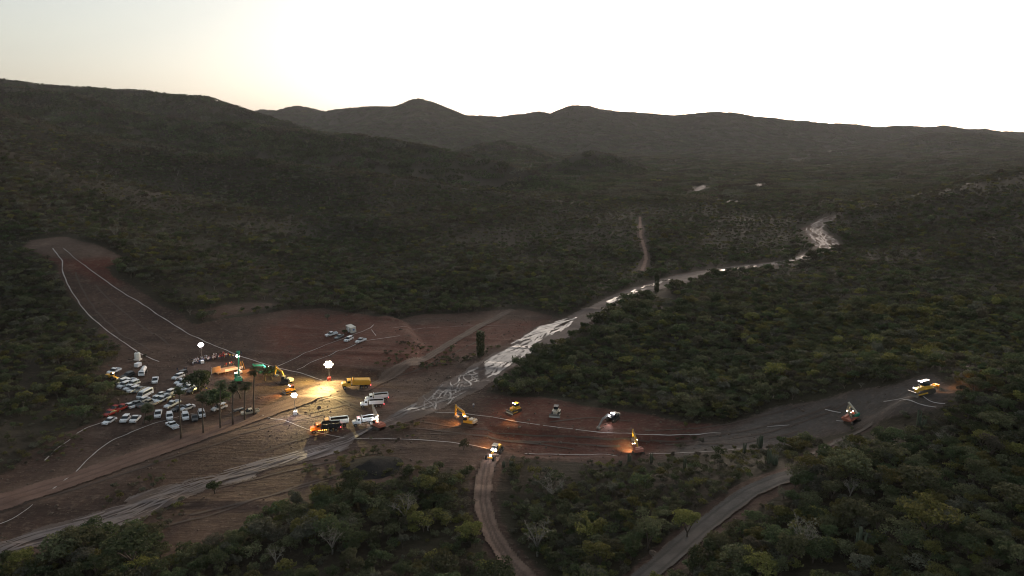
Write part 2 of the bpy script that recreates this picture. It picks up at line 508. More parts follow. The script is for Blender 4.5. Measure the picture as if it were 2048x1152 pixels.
_nx, _ny = len(GX), len(GY)
_near = (np.abs(_mx) < 420) & (_my > 60) & (_my < 700)
_px, _py = _mx[_near], _my[_near]
wob = fbm(_px, _py, 22, 3, 71) * 5
def field(poly, w, add=0.0, closed=True, width=0.0):
    f = np.zeros(_mx.shape)
    sd = poly_sd(_px, _py, poly) if closed else width - seg_dist(_px, _py, poly)[0]
    f[_near] = soft(sd + wob * (1 if closed else .25) + add, w)
    return f
a_site = field(SITE, 3.5)
a_cut = field(CUT, 5)
a_red = np.maximum(field(RED, 8), field(RED_B, 6))
RED_C = hits([(100, 512), (60, 505), (70, 520), (130, 540), (190, 560), (235, 570), (245, 545), (215, 520), (160, 516)])
a_red = np.maximum(a_red, field(RED_C, 4))
a_grey = field(GREY, 5)
a_tan = np.maximum(field(TAN, 9), field(CLEARING, 4))
for pl, wd in ((HAUL, 6.5), (UPROAD, 4.0)):
    a_tan = np.maximum(a_tan, field(pl, 2.0, 0, False, wd))
a_road = np.zeros(_mx.shape)
for pl, wd in ((GRADE, 4.2), (GRAVEL, 5.2), (BENCH, 2.5), (TRACK, 3.5)):
    a_road = np.maximum(a_road, field(pl, 1.5, 0, False, wd))
a_river = field(RIVER, 3.0)
a_site = np.maximum.reduce([a_site, a_cut * .9, a_road, a_river])

m_ground, nt, b = new_mat('earth')
geo = nt.nodes.new('ShaderNodeNewGeometry').outputs['Position']
nA, nB, nC = tex(nt, geo, .035, 8, .72), tex(nt, geo, .8, 6, .7), tex(nt, geo, .012, 5, .6)
st1 = tex(nt, geo, 1.0, 3, .65, (-.25, .05, .42), 1.1)        # dozer passes across the valley
st2 = tex(nt, geo, 1.0, 3, .65, (.62, .04, .5), .9)        # haul traffic along the river
litter = mixc(nt, ramp(nt, nB, .4, .7), (.028, .022, .015), (.055, .042, .028))
litter = mixc(nt, ramp(nt, nC, .35, .65), litter, (.034, .030, .017))
brown = mixc(nt, ramp(nt, nA, .35, .65), (.040, .024, .018), (.082, .049, .036))
red = mixc(nt, ramp(nt, nA, .3, .7), (.072, .024, .016), (.115, .041, .027))
grey = mixc(nt, ramp(nt, nA, .3, .7), (.058, .050, .045), (.098, .084, .076))
tan = mixc(nt, ramp(nt, nA, .3, .7), (.080, .051, .038), (.128, .085, .064))
c = mixc(nt, attr(nt, 'tan'), brown, tan)
c = mixc(nt, attr(nt, 'red'), c, red)
c = mixc(nt, attr(nt, 'grey'), c, grey)
trk = ramp(nt, maths(nt, 'MULTIPLY', st1, 1.0), .40, .62)
trk2 = ramp(nt, st2, .42, .62)
tt = mixc(nt, attr(nt, 'tan'), trk, trk2)
c = mixc(nt, maths(nt, 'MULTIPLY', tt, .55), c, mixc(nt, .5, c, (.055, .036, .028), 'MIX'))
c = mixc(nt, maths(nt, 'MULTIPLY', ramp(nt, nB, .5, .72), .4), c, (.19, .14, .105))
nD = tex(nt, geo, .16, 9, .78)
c = mixc(nt, maths(nt, 'MULTIPLY', ramp(nt, nD, .52, .66), .6), c, (.040, .028, .021))
c = mixc(nt, maths(nt, 'MULTIPLY', ramp(nt, nD, .46, .34), .45), c, (.165, .118, .092))
sit = ramp(nt, maths(nt, 'ADD', attr(nt, 'site'), maths(nt, 'MULTIPLY', maths(nt, 'SUBTRACT', nB, .5), .9)), .3, .7)
c = mixc(nt, sit, litter, c)
nt.links.new(c, b.inputs['Base Color'])
b.inputs['Roughness'].default_value = .92
b.inputs['Specular IOR Level'].default_value = .15
bump(nt, b, maths(nt, 'ADD', maths(nt, 'MULTIPLY', maths(nt, 'ADD', st1, st2), .6), maths(nt, 'MULTIPLY', nB, .8)), .6, .6)

V = np.stack([_mx, _my, GZ], -1).reshape(-1, 3)
idx = np.arange(_nx * _ny).reshape(_ny, _nx)
q00, q10, q11, q01 = idx[:-1, :-1].ravel(), idx[:-1, 1:].ravel(), idx[1:, 1:].ravel(), idx[1:, :-1].ravel()
F = np.concatenate([np.stack([q00, q10, q11], 1), np.stack([q00, q11, q01], 1)])
me = grid_mesh('ground', V, F, m_ground)
for nm, a in (('site', a_site), ('red', a_red), ('grey', a_grey), ('tan', a_tan)):
    set_attr(me, nm, a)

def structure(name, me):
    o = bpy.data.objects.new(name, me)
    o['kind'] = 'structure'
    COL.objects.link(o)
    return o
structure('ground', me)

def site_at(x, y):
    i = np.clip(np.searchsorted(GX, x) - 1, 0, _nx - 2)
    j = np.clip(np.searchsorted(GY, y) - 1, 0, _ny - 2)
    return a_site[j, i]

# ------------------------------------------------------------------ sheets laid over the ground: roads, river bed, water, chalk lines
def drape(name, inside, box, step, off, mat, extra=None):
    """a sheet of small cells that follows the ground a few centimetres above it"""
    x0, y0, x1, y1 = box
    xs, ys = np.arange(x0, x1, step), np.arange(y0, y1, step)
    X, Y = np.meshgrid(xs, ys)
    val = inside(X, Y)
    keep = (val[:-1, :-1] > 0) & (val[1:, 1:] > 0) & (val[:-1, 1:] > 0) & (val[1:, :-1] > 0)
    idx = np.arange(X.size).reshape(X.shape)
    F = np.stack([idx[:-1, :-1][keep], idx[:-1, 1:][keep], idx[1:, 1:][keep], idx[1:, :-1][keep]], 1)
    used, inv = np.unique(F, return_inverse=True)
    F = inv.reshape(-1, 4)
    xv, yv, vv = X.ravel()[used], Y.ravel()[used], val.ravel()[used]
    z = ground(xv, yv) + (off(xv, yv) if callable(off) else off)
    me = grid_mesh(name, np.stack([xv, yv, z], 1), F, mat)
    set_attr(me, 'edge', vv)
    for k, f in (extra or {}).items():
        set_attr(me, k, f(xv, yv))
    return structure(name, me)

def box_of(p, pad):
    return (p[:, 0].min() - pad, p[:, 1].min() - pad, p[:, 0].max() + pad, p[:, 1].max() + pad)

def road(name, line, half, cols, step=.45, rut=.95, depth=.14, tex_ang=0.0):
    m, nt, b = new_mat(name + '_surface')
    geo = nt.nodes.new('ShaderNodeNewGeometry').outputs['Position']
    n1, n2 = tex(nt, geo, .25, 5), tex(nt, geo, 2.5, 5, .7)
    la = attr(nt, 'lane')
    c = mixc(nt, ramp(nt, n1, .35, .65), cols[0], cols[1])
    c = mixc(nt, maths(nt, 'MULTIPLY', la, .75), c, cols[2])
    c = mixc(nt, maths(nt, 'MULTIPLY', ramp(nt, n2, .5, .7), .5), c, cols[1])
    e = ramp(nt, maths(nt, 'ADD', attr(nt, 'edge'), maths(nt, 'MULTIPLY', maths(nt, 'SUBTRACT', n1, .5), 1.5)), 0, .9)
    c = mixc(nt, e, cols[3], c)
    nt.links.new(c, b.inputs['Base Color'])
    b.inputs['Roughness'].default_value = .9
    b.inputs['Specular IOR Level'].default_value = .2
    bump(nt, b, n2, .6, .25)
    def inside(x, y):
        return half - seg_dist(x, y, line)[0] + .5 * fbm(x, y, 5, 2, 3)
    def lane(x, y):
        d = np.abs(seg_dist(x, y, line)[0] - rut + .2 * fbm(x, y, 9, 2, 8))
        return 1 - sstep(.15, .55, d)
    def off(x, y):
        d = seg_dist(x, y, line)[0]
        return .22 - depth * lane(x, y) + .12 * sstep(half * .7, half * .95, d) * (d < half)
    return drape(name, inside, box_of(line, half + 2), step, off, m, {'lane': lane})

road('grader_road', GRADE, 2.6, ((.13, .085, .065), (.20, .135, .105), (.065, .045, .036), (.10, .07, .052)), rut=.55)
road('gravel_road', GRAVEL, 3.2, ((.062, .056, .052), (.095, .085, .078), (.04, .036, .034), (.09, .072, .058)), rut=1.5, depth=.05)
road('hill_track', TRACK, 1.9, ((.17, .10, .075), (.21, .13, .10), (.13, .08, .06), (.12, .075, .055)), step=.8)
road('bench_path', BENCH, 1.3, ((.12, .095, .08), (.15, .12, .1), (.1, .08, .07), (.09, .075, .06)), step=.45, rut=.5)
road('haul_road', HAUL, 4.6, ((.125, .074, .056), (.16, .10, .078), (.09, .052, .039), (.095, .064, .048)), step=.7, rut=1.5, depth=.05)
road('river_road', UPROAD, 2.6, ((.11, .078, .061), (.14, .10, .08), (.08, .056, .044), (.08, .056, .043)), step=.7, rut=.9, depth=.05)

# river bed: wet sand and silt, braided by shallow channels
m_bed, nt, b = new_mat('wet_sand')
geo = nt.nodes.new('ShaderNodeNewGeometry').outputs['Position']
n1, n2 = tex(nt, geo, .12, 5), tex(nt, geo, 1.3, 6, .7)
c = mixc(nt, ramp(nt, n1, .35, .65), (.060, .042, .036), (.098, .072, .063))
c = mixc(nt, attr(nt, 'channel'), c, (.145, .115, .106))
c = mixc(nt, maths(nt, 'MULTIPLY', ramp(nt, n2, .52, .7), .6), c, (.085, .062, .05))
e = ramp(nt, maths(nt, 'ADD', attr(nt, 'edge'), maths(nt, 'MULTIPLY', maths(nt, 'SUBTRACT', n2, .5), 3.0)), -.3, 1.6)
c = mixc(nt, e, (.09, .062, .047), c)
nt.links.new(c, b.inputs['Base Color'])
nt.links.new(maths(nt, 'SUBTRACT', .9, maths(nt, 'MULTIPLY', attr(nt, 'channel'), .3)), b.inputs['Roughness'])
b.inputs['Specular IOR Level'].default_value = .35
bump(nt, b, n2, .5, .25)

def riv_st(x, y):
    d, s, o = seg_dist(x, y, RIV_MID)
    return s, np.sign(o) * d

_sA, _sB, _sC, _sD = (seg_dist(*[np.array([q]) for q in hit(a_, b_)[:2]], RIV_MID)[1][0] for a_, b_ in ((690, 888), (760, 850), (1520, 532), (1600, 515)))
def channel(x, y):
    s, t = riv_st(x, y)
    w = 2.5 * fbm(x, y, 18, 2, 51)
    n = np.abs(noise(s / 20, (t + w) / 2.2, 61)) + .45 * np.abs(noise(s / 8, (t + w) / 1.1, 62))
    return (1 - sstep(.05, .22, n)) * (1 - .75 * sstep(_sA, _sB, s) * (1 - sstep(_sC, _sD, s)))

def bed_in(x, y):
    s, t = riv_st(x, y)
    bars = noise(s / 24, t / 2.3 + .6 * noise(s / 9, t / 9, 46), 47) + .5 * noise(s / 9, t / 1.1, 48)
    low = 1 - sstep(_sA, _sB, s)
    up = sstep(_sC, _sD, s)
    return poly_sd(x, y, RIVER) + 1.6 * fbm(x, y, 7, 3, 44) - (9 * low + 30 * up) * np.clip(bars - .10, 0, 1)
_near_riv = RIVER[RIVER[:, 1] < 420]
drape('river_bed', lambda x, y: np.where(y < 340, bed_in(x, y), -1), (-190, 128, 130, 341), .6, .12, m_bed, {'channel': channel})
drape('river_bed', lambda x, y: np.where(y >= 339.4, bed_in(x, y), -1), (30, 338, 430, RIVER[:, 1].max() + 8), 1.4, .16, m_bed, {'channel': channel})

m_water, nt, b = new_mat('shallow_water')
geo = nt.nodes.new('ShaderNodeNewGeometry').outputs['Position']
n2 = tex(nt, geo, 1.2, 4)
b.inputs['Base Color'].default_value = (.10, .075, .066, 1)
b.inputs['Roughness'].default_value = .12
b.inputs['Specular IOR Level'].default_value = .6
b.inputs['IOR'].default_value = 1.33
bump(nt, b, n2, .12, .05)
_s0 = seg_dist(*[np.array([k]) for k in hit(800, 822)[:2]], RIV_MID)[1][0]
_s1 = seg_dist(*[np.array([k]) for k in hit(1030, 700)[:2]], RIV_MID)[1][0]
_s2 = seg_dist(*[np.array([k]) for k in hit(1170, 645)[:2]], RIV_MID)[1][0]
_s3 = seg_dist(*[np.array([k]) for k in hit(1600, 515)[:2]], RIV_MID)[1][0]

# the river as a chain of cross sections: s along it, q from -1 on one bank to 1 on the other
_rd = np.concatenate([[0], np.cumsum(np.hypot(*np.diff(RIV_MID, axis=0).T))])
_rd2 = np.hypot(*(RIV_MID - 0)[0:1].T) * 0
def _half():
    out = []
    for p_ in RIV_MID:
        a_ = seg_dist(p_[:1], p_[1:2], RIV_A)[0][0]
        b_ = seg_dist(p_[:1], p_[1:2], RIV_B)[0][0]
        out.append(min(a_, b_))
    return np.array(out)
RIV_HALF = _half()
_tan = np.gradient(RIV_MID, axis=0)
_tan /= np.hypot(*_tan.T)[:, None]

def riv_xy(s, q):
    x, y = np.interp(s, _rd, RIV_MID[:, 0]), np.interp(s, _rd, RIV_MID[:, 1])
    tx, ty = np.interp(s, _rd, _tan[:, 0]), np.interp(s, _rd, _tan[:, 1])
    L, w = np.hypot(tx, ty), np.interp(s, _rd, RIV_HALF)
    return x - ty / L * w * q, y + tx / L * w * q

def braids(name, runs, mat, seed, off):
    """shallow channels that part and meet again: (from s, to s, how many, shortest, longest, thinnest, widest, wander, q from, q to)"""
    g = np.random.default_rng(seed)
    V, F = [], []
    k = 0
    for s0, s1, n, l0, l1, w0, w1, wan, q0, q1 in runs:
        for _ in range(n):
            L = g.uniform(l0, l1)
            sa = g.uniform(s0, max(s0 + .1, s1 - L * .6))
            m = max(int(L / .7), 5)
            ss = sa + np.linspace(0, L, m)
            qb, qe = g.uniform(q0, q1), g.uniform(q0, q1)
            f = np.linspace(0, 1, m)
            sd = g.uniform(0, 900)
            qq = qb + (qb + (qe - qb) * .5 - qb) * sstep(0, 1, f) * (1.0 if wan < 1 else 2.0) + .16 * wan * fbm(ss, ss * 0 + sd, 11, 2, 5) + .07 * wan * fbm(ss, ss * 0 + sd, 3.5, 2, 6)
            qq = np.clip(qq, -.93, .93)
            x, y = riv_xy(ss, qq)
            tx, ty = np.gradient(x), np.gradient(y)
            LL = np.hypot(tx, ty) + 1e-6
            w = g.uniform(w0, w1) * (.35 + .65 * np.sin(np.pi * np.clip(f, .02, .98)) ** .6) * (1 + .6 * fbm(ss, ss * 0 + sd, 2.6, 2, 7)) * .5
            i0 = len(V)
            z = off + .005 * (k % 30)
            for sg in (1, -1):
                px, py = x - sg * ty / LL * w, y + sg * tx / LL * w
                V += list(zip(px, py, ground(px, py) + z))
            F += [(i0 + j, i0 + m + j, i0 + m + j + 1, i0 + j + 1) for j in range(m - 1)]
            k += 1
    return structure(name, grid_mesh(name, np.array(V), np.array(F), mat))

FLATS = [hits(p_) for p_ in ([(1386, 384), (1392, 376), (1404, 371), (1414, 372), (1408, 379), (1396, 385)], [(1436, 402), (1446, 399), (1466, 402), (1482, 406), (1478, 409), (1450, 405)], [(1512, 372), (1517, 366), (1524, 370), (1518, 374)])]
for p_ in FLATS:
    drape('sand_flat', lambda x, y, p_=p_: poly_sd(x, y, p_) + 2.0 * fbm(x, y, 10, 2, 77), box_of(p_, 4), 2.0, .5, m_bed, {'channel': lambda x, y: .35 + .6 * fbm(x, y, 9, 2, 78)})

def s_at(u, v):
    return seg_dist(*[np.array([q]) for q in hit(u, v)[:2]], RIV_MID)[1][0]
SA, SB, SC_, SD, SE, SF = s_at(690, 895), s_at(780, 838), s_at(850, 805), s_at(960, 745), s_at(1060, 690), s_at(1165, 645)
braids('water', [(SC_ - 6, SD, 40, 5, 16, .25, .65, 1.6, -.9, .9), (SB, SC_, 12, 6, 16, .3, .8, 1.0, -.7, .7), (SD - 6, SE, 60, 8, 26, .5, 1.7, .7, -.75, .8), (SE - 4, SF, 60, 7, 22, .5, 1.6, .7, -.2, .9),
    (s_at(1195, 608), s_at(1262, 580), 12, 8, 24, .7, 1.8, .4, -.3, .5), (s_at(1285, 578), s_at(1345, 562), 10, 8, 24, .7, 1.6, .3, .2, .7), (s_at(1420, 545), s_at(1505, 536), 10, 12, 34, .9, 1.8, .3, -.2, .5), (s_at(1560, 528), s_at(1578, 526), 3, 6, 10, 1.2, 2.0, .3, -.2, .3)], m_water, 5, .24)
m_film, nt, b = new_mat('wet_silt')
geo = nt.nodes.new('ShaderNodeNewGeometry').outputs['Position']
n2 = tex(nt, geo, 1.5, 5, .7)
nt.links.new(mixc(nt, n2, (.12, .092, .083), (.185, .15, .14)), b.inputs['Base Color'])
b.inputs['Roughness'].default_value = .62
b.inputs['Specular IOR Level'].default_value = .4
bump(nt, b, n2, .4, .15)
_sl0, _sl1, _sl2 = s_at(0, 1100), s_at(240, 1035), s_at(480, 950)
braids('river_silt_surface', [(_sl0 - 10, _sl1, 26, 7, 22, .3, .9, .7, -.85, .85), (_sl1 - 6, _sl2, 32, 6, 20, .25, .85, .9, -.9, .9), (_sl2 - 6, SA, 24, 6, 22, .3, .9, .6, -.8, .8), (SA - 4, SB, 9, 8, 20, .3, .7, .6, -.5, .5), (s_at(1520, 532), s_at(1655, 438), 26, 14, 40, .8, 1.8, .9, -.9, .9)], m_film, 9, .19)

# chalk lines that mark the dam axis and the lots
m_chalk, nt, b = new_mat('chalk')
geo = nt.nodes.new('ShaderNodeNewGeometry').outputs['Position']
n1 = tex(nt, geo, 1.4, 5, .7)
nt.links.new(mixc(nt, ramp(nt, n1, .55, .72), (.40, .36, .34), (.15, .11, .09)), b.inputs['Base Color'])
b.inputs['Roughness'].default_value = .95
CHALK = [([(105, 497), (118, 512), (124, 522), (125, 540), (133, 565), (150, 595), (175, 628), (200, 650), (225, 670), (255, 690), (280, 708), (318, 724)], .34),
    ([(128, 497), (150, 518), (168, 530)], .2), ([(168, 530), (200, 555), (230, 575), (255, 591), (264, 596), (300, 618), (340, 645), (380, 670), (430, 692), (478, 712), (520, 726), (570, 740), (620, 752), (642, 761)], .34),
    ([(553, 734), (620, 703), (700, 672), (725, 664), (742, 656), (747, 650)], .27), ([(594, 740), (660, 711), (730, 682), (800, 672)], .27), ([(742, 660), (752, 672)], .2), ([(785, 657), (850, 656)], .15),
    ([(88, 922), (110, 900), (140, 880)], .24), ([(152, 868), (175, 855), (206, 846)], .24), ([(105, 980), (150, 945), (190, 905), (230, 878), (260, 866), (300, 851), (340, 838), (390, 827)], .22), ([(-10, 1052), (25, 1040), (65, 1010)], .2),
    ([(505, 822), (540, 838), (565, 840), (620, 862), (690, 877)], .2), ([(705, 879), (760, 878), (820, 880), (900, 885), (960, 895), (978, 900)], .24), ([(1050, 908), (1120, 910), (1200, 909), (1258, 912)], .25), ([(1298, 908), (1380, 906), (1430, 903)], .2),
    ([(870, 825), (930, 828), (985, 835), (1040, 845), (1080, 851)], .26), ([(1086, 852), (1145, 859)], .24), ([(1152, 860), (1200, 865), (1260, 868), (1340, 870), (1400, 868), (1440, 868)], .22), ([(1440, 903), (1480, 898)], .2),
    ([(1535, 854), (1578, 851)], .18), ([(1650, 819), (1680, 826)], .18), ([(1674, 842), (1700, 843)], .22), ([(1768, 803), (1800, 798), (1860, 804), (1892, 808)], .18), ([(1798, 803), (1830, 806), (1872, 816)], .18), ([(855, 656), (1030, 650)], .1)]
def ribbon(name, pts, half, mat, off=.16, wob=.25, step=1.0, seed=0):
    P = hits(pts)
    d = np.concatenate([[0], np.cumsum(np.hypot(*np.diff(P[:, :2], axis=0).T))])
    n = max(int(d[-1] / step), 3)
    q = np.linspace(0, d[-1], n)
    x, y = np.interp(q, d, P[:, 0]), np.interp(q, d, P[:, 1])
    k = np.array([.25, .5, .25])
    for _ in range(3):
        x[1:-1], y[1:-1] = np.convolve(x, k, 'valid'), np.convolve(y, k, 'valid')
    x = x + wob * fbm(q, q * 0 + seed, 7, 2, 11)
    y = y + wob * fbm(q, q * 0 + seed, 7, 2, 12)
    tx, ty = np.gradient(x), np.gradient(y)
    L = np.hypot(tx, ty)
    w = half * (1 + .55 * fbm(q, q * 0 + seed, 3, 2, 13))
    ax, ay, bx, by = x - ty / L * w, y + tx / L * w, x + ty / L * w, y - tx / L * w
    V = np.concatenate([np.stack([ax, ay, ground(ax, ay) + off], 1), np.stack([bx, by, ground(bx, by) + off], 1)])
    i = np.arange(n - 1)
    return structure(name, grid_mesh(name, V, np.stack([i, i + n, i + n + 1, i + 1], 1), mat))
for k, (p, w) in enumerate(CHALK):
    ribbon('ground_marking', p, w * .68, m_chalk, off=.2, wob=.4, seed=k * 7.3)

# wheel ruts pressed into the soft fill
m_rut, nt, b = new_mat('rut_soil')
geo = nt.nodes.new('ShaderNodeNewGeometry').outputs['Position']
nt.links.new(mixc(nt, tex(nt, geo, .8, 4), (.050, .033, .025), (.080, .053, .040)), b.inputs['Base Color'])
b.inputs['Roughness'].default_value = .95
RUTS = [[(628, 772), (650, 790), (690, 808), (722, 822)], [(634, 768), (664, 790), (700, 806), (730, 819)], [(640, 800), (690, 790), (740, 800)], [(470, 860), (560, 838), (640, 822), (700, 806)], [(480, 868), (570, 846), (650, 828)],
    [(520, 905), (580, 885), (640, 868), (700, 858)], [(770, 762), (830, 742), (900, 712), (960, 680)], [(840, 842), (940, 858), (1100, 872), (1300, 884)], [(830, 856), (960, 872), (1100, 884), (1240, 892)], [(860, 868), (1000, 880), (1150, 898)],
    [(1300, 882), (1420, 872), (1560, 846), (1660, 812)], [(1330, 890), (1450, 880), (1590, 850), (1690, 808)], [(1360, 896), (1480, 888), (1600, 862)], [(1290, 862), (1400, 856), (1500, 838), (1600, 810)], [(1100, 845), (1180, 835), (1260, 842)],
    [(580, 800), (600, 812), (625, 812), (610, 800), (585, 798)], [(-10, 1012), (150, 965), (320, 908), (470, 860)], [(-10, 1026), (150, 978), (330, 920), (480, 872)], [(150, 545), (165, 580), (195, 625), (240, 668), (300, 700)], [(190, 570), (230, 610), (280, 650), (340, 690)],
    [(420, 980), (520, 955), (640, 928), (760, 905)], [(380, 1030), (500, 1000), (620, 965), (760, 925)], [(300, 1060), (420, 1030), (560, 985), (700, 950)]]
for k, p in enumerate(RUTS):
    ribbon('ground_rut_marking', p, .38, m_rut, off=.11, wob=.5, step=1.2, seed=k * 3.1)

# ------------------------------------------------------------------ the evening air over the valley
HAZE = 3.2e-5
m_haze = bpy.data.materials.new('evening_haze')
m_haze.use_nodes = True
nt = m_haze.node_tree
nt.nodes.clear()
_o = nt.nodes.new('ShaderNodeOutputMaterial')
_v = nt.nodes.new('ShaderNodeVolumePrincipled')
_v.inputs['Color'].default_value = (.93, .90, .90, 1)
_v.inputs['Density'].default_value = HAZE
_v.inputs['Density Attribute'].default_value = ''
_v.inputs['Anisotropy'].default_value = .1
nt.links.new(_v.outputs[0], _o.inputs['Volume'])
_hb = (GX[0] - 20, GX[-1] + 20, GY[0] - 20, GY[-1] + 20, GZ.min() - 1, GZ.max() + 14)
hz = bpy.data.meshes.new('haze')
hz.from_pydata([(a, b_, c_) for c_ in _hb[4:] for a, b_ in ((_hb[0], _hb[2]), (_hb[1], _hb[2]), (_hb[1], _hb[3]), (_hb[0], _hb[3]))], [],
               [(3, 2, 1, 0), (4, 5, 6, 7), (0, 1, 5, 4), (1, 2, 6, 5), (2, 3, 7, 6), (3, 0, 4, 7)])
hz.materials.append(m_haze)
hzo = bpy.data.objects.new('haze', hz)
hzo['kind'] = 'stuff'
hzo['label'] = 'thin evening haze over the whole valley'
COL.objects.link(hzo)
print('haze box', _hb)
# ------------------------------------------------------------------ vegetation
def leaf_mat(name, col, col2, trans=.38):
    m, nt, b = new_mat(name)
    oi = nt.nodes.new('ShaderNodeObjectInfo')
    t = attr(nt, 'tint')
    c = mixc(nt, t, col, col2)
    h = nt.nodes.new('ShaderNodeHueSaturation')
    nt.links.new(c, h.inputs['Color'])
    nt.links.new(maths(nt, 'ADD', maths(nt, 'MULTIPLY', oi.outputs['Random'], .7), .62), h.inputs['Value'])
    nt.links.new(maths(nt, 'ADD', maths(nt, 'MULTIPLY', oi.outputs['Random'], .04), .485), h.inputs['Hue'])
    nt.links.new(h.outputs[0], b.inputs['Base Color'])
    b.inputs['Roughness'].default_value = .75
    b.inputs['Specular IOR Level'].default_value = .15
    tr = nt.nodes.new('ShaderNodeBsdfTranslucent')
    nt.links.new(h.outputs[0], tr.inputs['Color'])
    mx = nt.nodes.new('ShaderNodeMixShader')
    mx.inputs[0].default_value = trans
    nt.links.new(b.outputs[0], mx.inputs[1])
    nt.links.new(tr.outputs[0], mx.inputs[2])
    nt.links.new(mx.outputs[0], nt.nodes['Material Output'].inputs['Surface'])
    return m
LEAF = {'olive': leaf_mat('olive_leaves', (.068, .071, .038), (.142, .142, .076)),
        'yellow': leaf_mat('yellow_green_leaves', (.092, .088, .030), (.185, .168, .060)),
        'green': leaf_mat('dark_green_leaves', (.046, .060, .030), (.104, .120, .056)),
        'dry': leaf_mat('dry_brown_leaves', (.072, .062, .044), (.128, .110, .080)),
        'grey': leaf_mat('grey_green_leaves', (.078, .078, .056), (.140, .138, .102))}
BARK = plain('bark', (.09, .07, .055), .9, 0, .3, 2)
PALE = plain('pale_bark', (.20, .18, .155), .9, 0, .3, 2)
CACT = plain('cactus_skin', (.060, .075, .046), .8, 0, .3, 2)

class MB:
    """collects faces for one mesh"""
    def __init__(s):
        s.v, s.f, s.t = [], [], []
    def quad(s, p, t=0.5):
        i = len(s.v)
        s.v += [tuple(q) for q in p]
        s.f.append(tuple(range(i, i + len(p))))
        s.t += [t] * len(p)
    def tube(s, pts, rads, n=6, cap=True):
        pts = [Vector(p) for p in pts]
        base = len(s.v)
        for k, p in enumerate(pts):
            d = (pts[min(k + 1, len(pts) - 1)] - pts[max(k - 1, 0)]).normalized()
            a = d.cross(Vector((0, 0, 1)) if abs(d.z) < .9 else Vector((1, 0, 0))).normalized()
            c = d.cross(a)
            for j in range(n):
                g = 2 * math.pi * j / n
                s.v.append(tuple(p + (a * math.cos(g) + c * math.sin(g)) * rads[k]))
                s.t.append(.5)
        for k in range(len(pts) - 1):
            for j in range(n):
                s.f.append((base + k * n + j, base + k * n + (j + 1) % n, base + (k + 1) * n + (j + 1) % n, base + (k + 1) * n + j))
        if cap:
            s.f.append(tuple(base + j for j in range(n))[::-1])
            s.f.append(tuple(base + (len(pts) - 1) * n + j for j in range(n)))
    def box(s, c, d, rot=None, taper=1.0, tz=0.0):
        """box at centre c with sizes d; taper shrinks its top"""
        i = len(s.v)
        M = Euler(rot).to_matrix() if rot else None
        for z in (-.5, .5):
            k = taper if z > 0 else 1.0
            for x, y in ((-.5, -.5), (.5, -.5), (.5, .5), (-.5, .5)):
                p = Vector((x * d[0] * k + (tz if z > 0 else 0), y * d[1] * k, z * d[2]))
                if M:
                    p = M @ p
                s.v.append(tuple(p + Vector(c)))
                s.t.append(.5)
        for f in ((3, 2, 1, 0), (4, 5, 6, 7), (0, 1, 5, 4), (1, 2, 6, 5), (2, 3, 7, 6), (3, 0, 4, 7)):
            s.f.append(tuple(i + q for q in f))
    def prism(s, prof, w, yc=0.0):
        """side outline in x, z (w: one width, or a width per point) pulled across y"""
        n = len(prof)
        ws = [w] * n if isinstance(w, (int, float)) else w
        i = len(s.v)
        for sg in (-1, 1):
            for (x, z), ww in zip(prof, ws):
                s.v.append((x, yc + sg * ww / 2, z))
                s.t.append(.5)
        s.f.append(tuple(range(i, i + n)))
        s.f.append(tuple(range(i + 2 * n - 1, i + n - 1, -1)))
        for k in range(n):
            s.f.append((i + k, i + n + k, i + n + (k + 1) % n, i + (k + 1) % n))
    def cyl(s, c, r, h, axis='y', n=12, r2=None):
        d = {'x': Vector((1, 0, 0)), 'y': Vector((0, 1, 0)), 'z': Vector((0, 0, 1))}[axis]
        c = Vector(c)
        s.tube([c - d * h / 2, c + d * h / 2], [r, r if r2 is None else r2], n)
    def mesh(s, name, *mats, smooth=False):
        me = bpy.data.meshes.new(name)
        me.from_pydata(s.v, [], s.f)
        for m in mats:
            me.materials.append(m)
        set_attr(me, 'tint', np.array(s.t))
        if smooth:
            me.polygons.foreach_set('use_smooth', np.full(len(me.polygons), True))
        return me

def lobes(r, seed, flat=.62, n=7):
    g = np.random.default_rng(seed)
    out = [((0, 0, .05 * r), .52 * r)]
    for k in range(n):
        a, q = 2 * math.pi * (k + g.uniform(-.4, .4)) / n, g.uniform(.35, .82) * r
        out.append(((q * math.cos(a), q * math.sin(a), g.uniform(-.25, .42) * r), g.uniform(.20, .42) * r))
    return [((x, y, z * flat), rr, flat) for (x, y, z), rr in out]

def crown_mb(r, zc, seed, cards, size, flat=.62, n=7, mb=None, org=(0, 0)):
    """leaf clumps spread over and through a handful of uneven lobes"""
    g = np.random.default_rng(seed)
    mb = mb or MB()
    L = lobes(r, seed, flat, n)
    w = np.array([l[1] ** 2 for l in L])
    w /= w.sum()
    for _ in range(cards):
        (cx, cy, cz), rr, fl = L[g.choice(len(L), p=w)]
        d = g.normal(size=3)
        d /= np.linalg.norm(d)
        if d[2] < -.35 and g.random() < .7:
            d[2] = -d[2]
        q = rr * (g.uniform(.75, 1.08) if g.random() < .8 else g.uniform(.2, .8))
        p = np.array([cx, cy, cz]) + d * q * np.array([1, 1, fl * 1.15])
        nrm = d + g.normal(size=3) * .75 + np.array([0, 0, .35])
        nrm /= np.linalg.norm(nrm)
        a = np.cross(nrm, g.normal(size=3))
        a /= np.linalg.norm(a)
        c = np.cross(nrm, a)
        s1, s2 = size * g.uniform(.55, 1.3), size * g.uniform(.35, .9)
        p = p + np.array([org[0], org[1], zc])
        k = .25 * nrm * size
        mb.quad([p - a * s1, p - c * s2 + k, p + a * s1 - k * .4, p + c * s2 + k * .6], float(np.clip(g.normal(.5, .28), 0, 1)))
    return mb

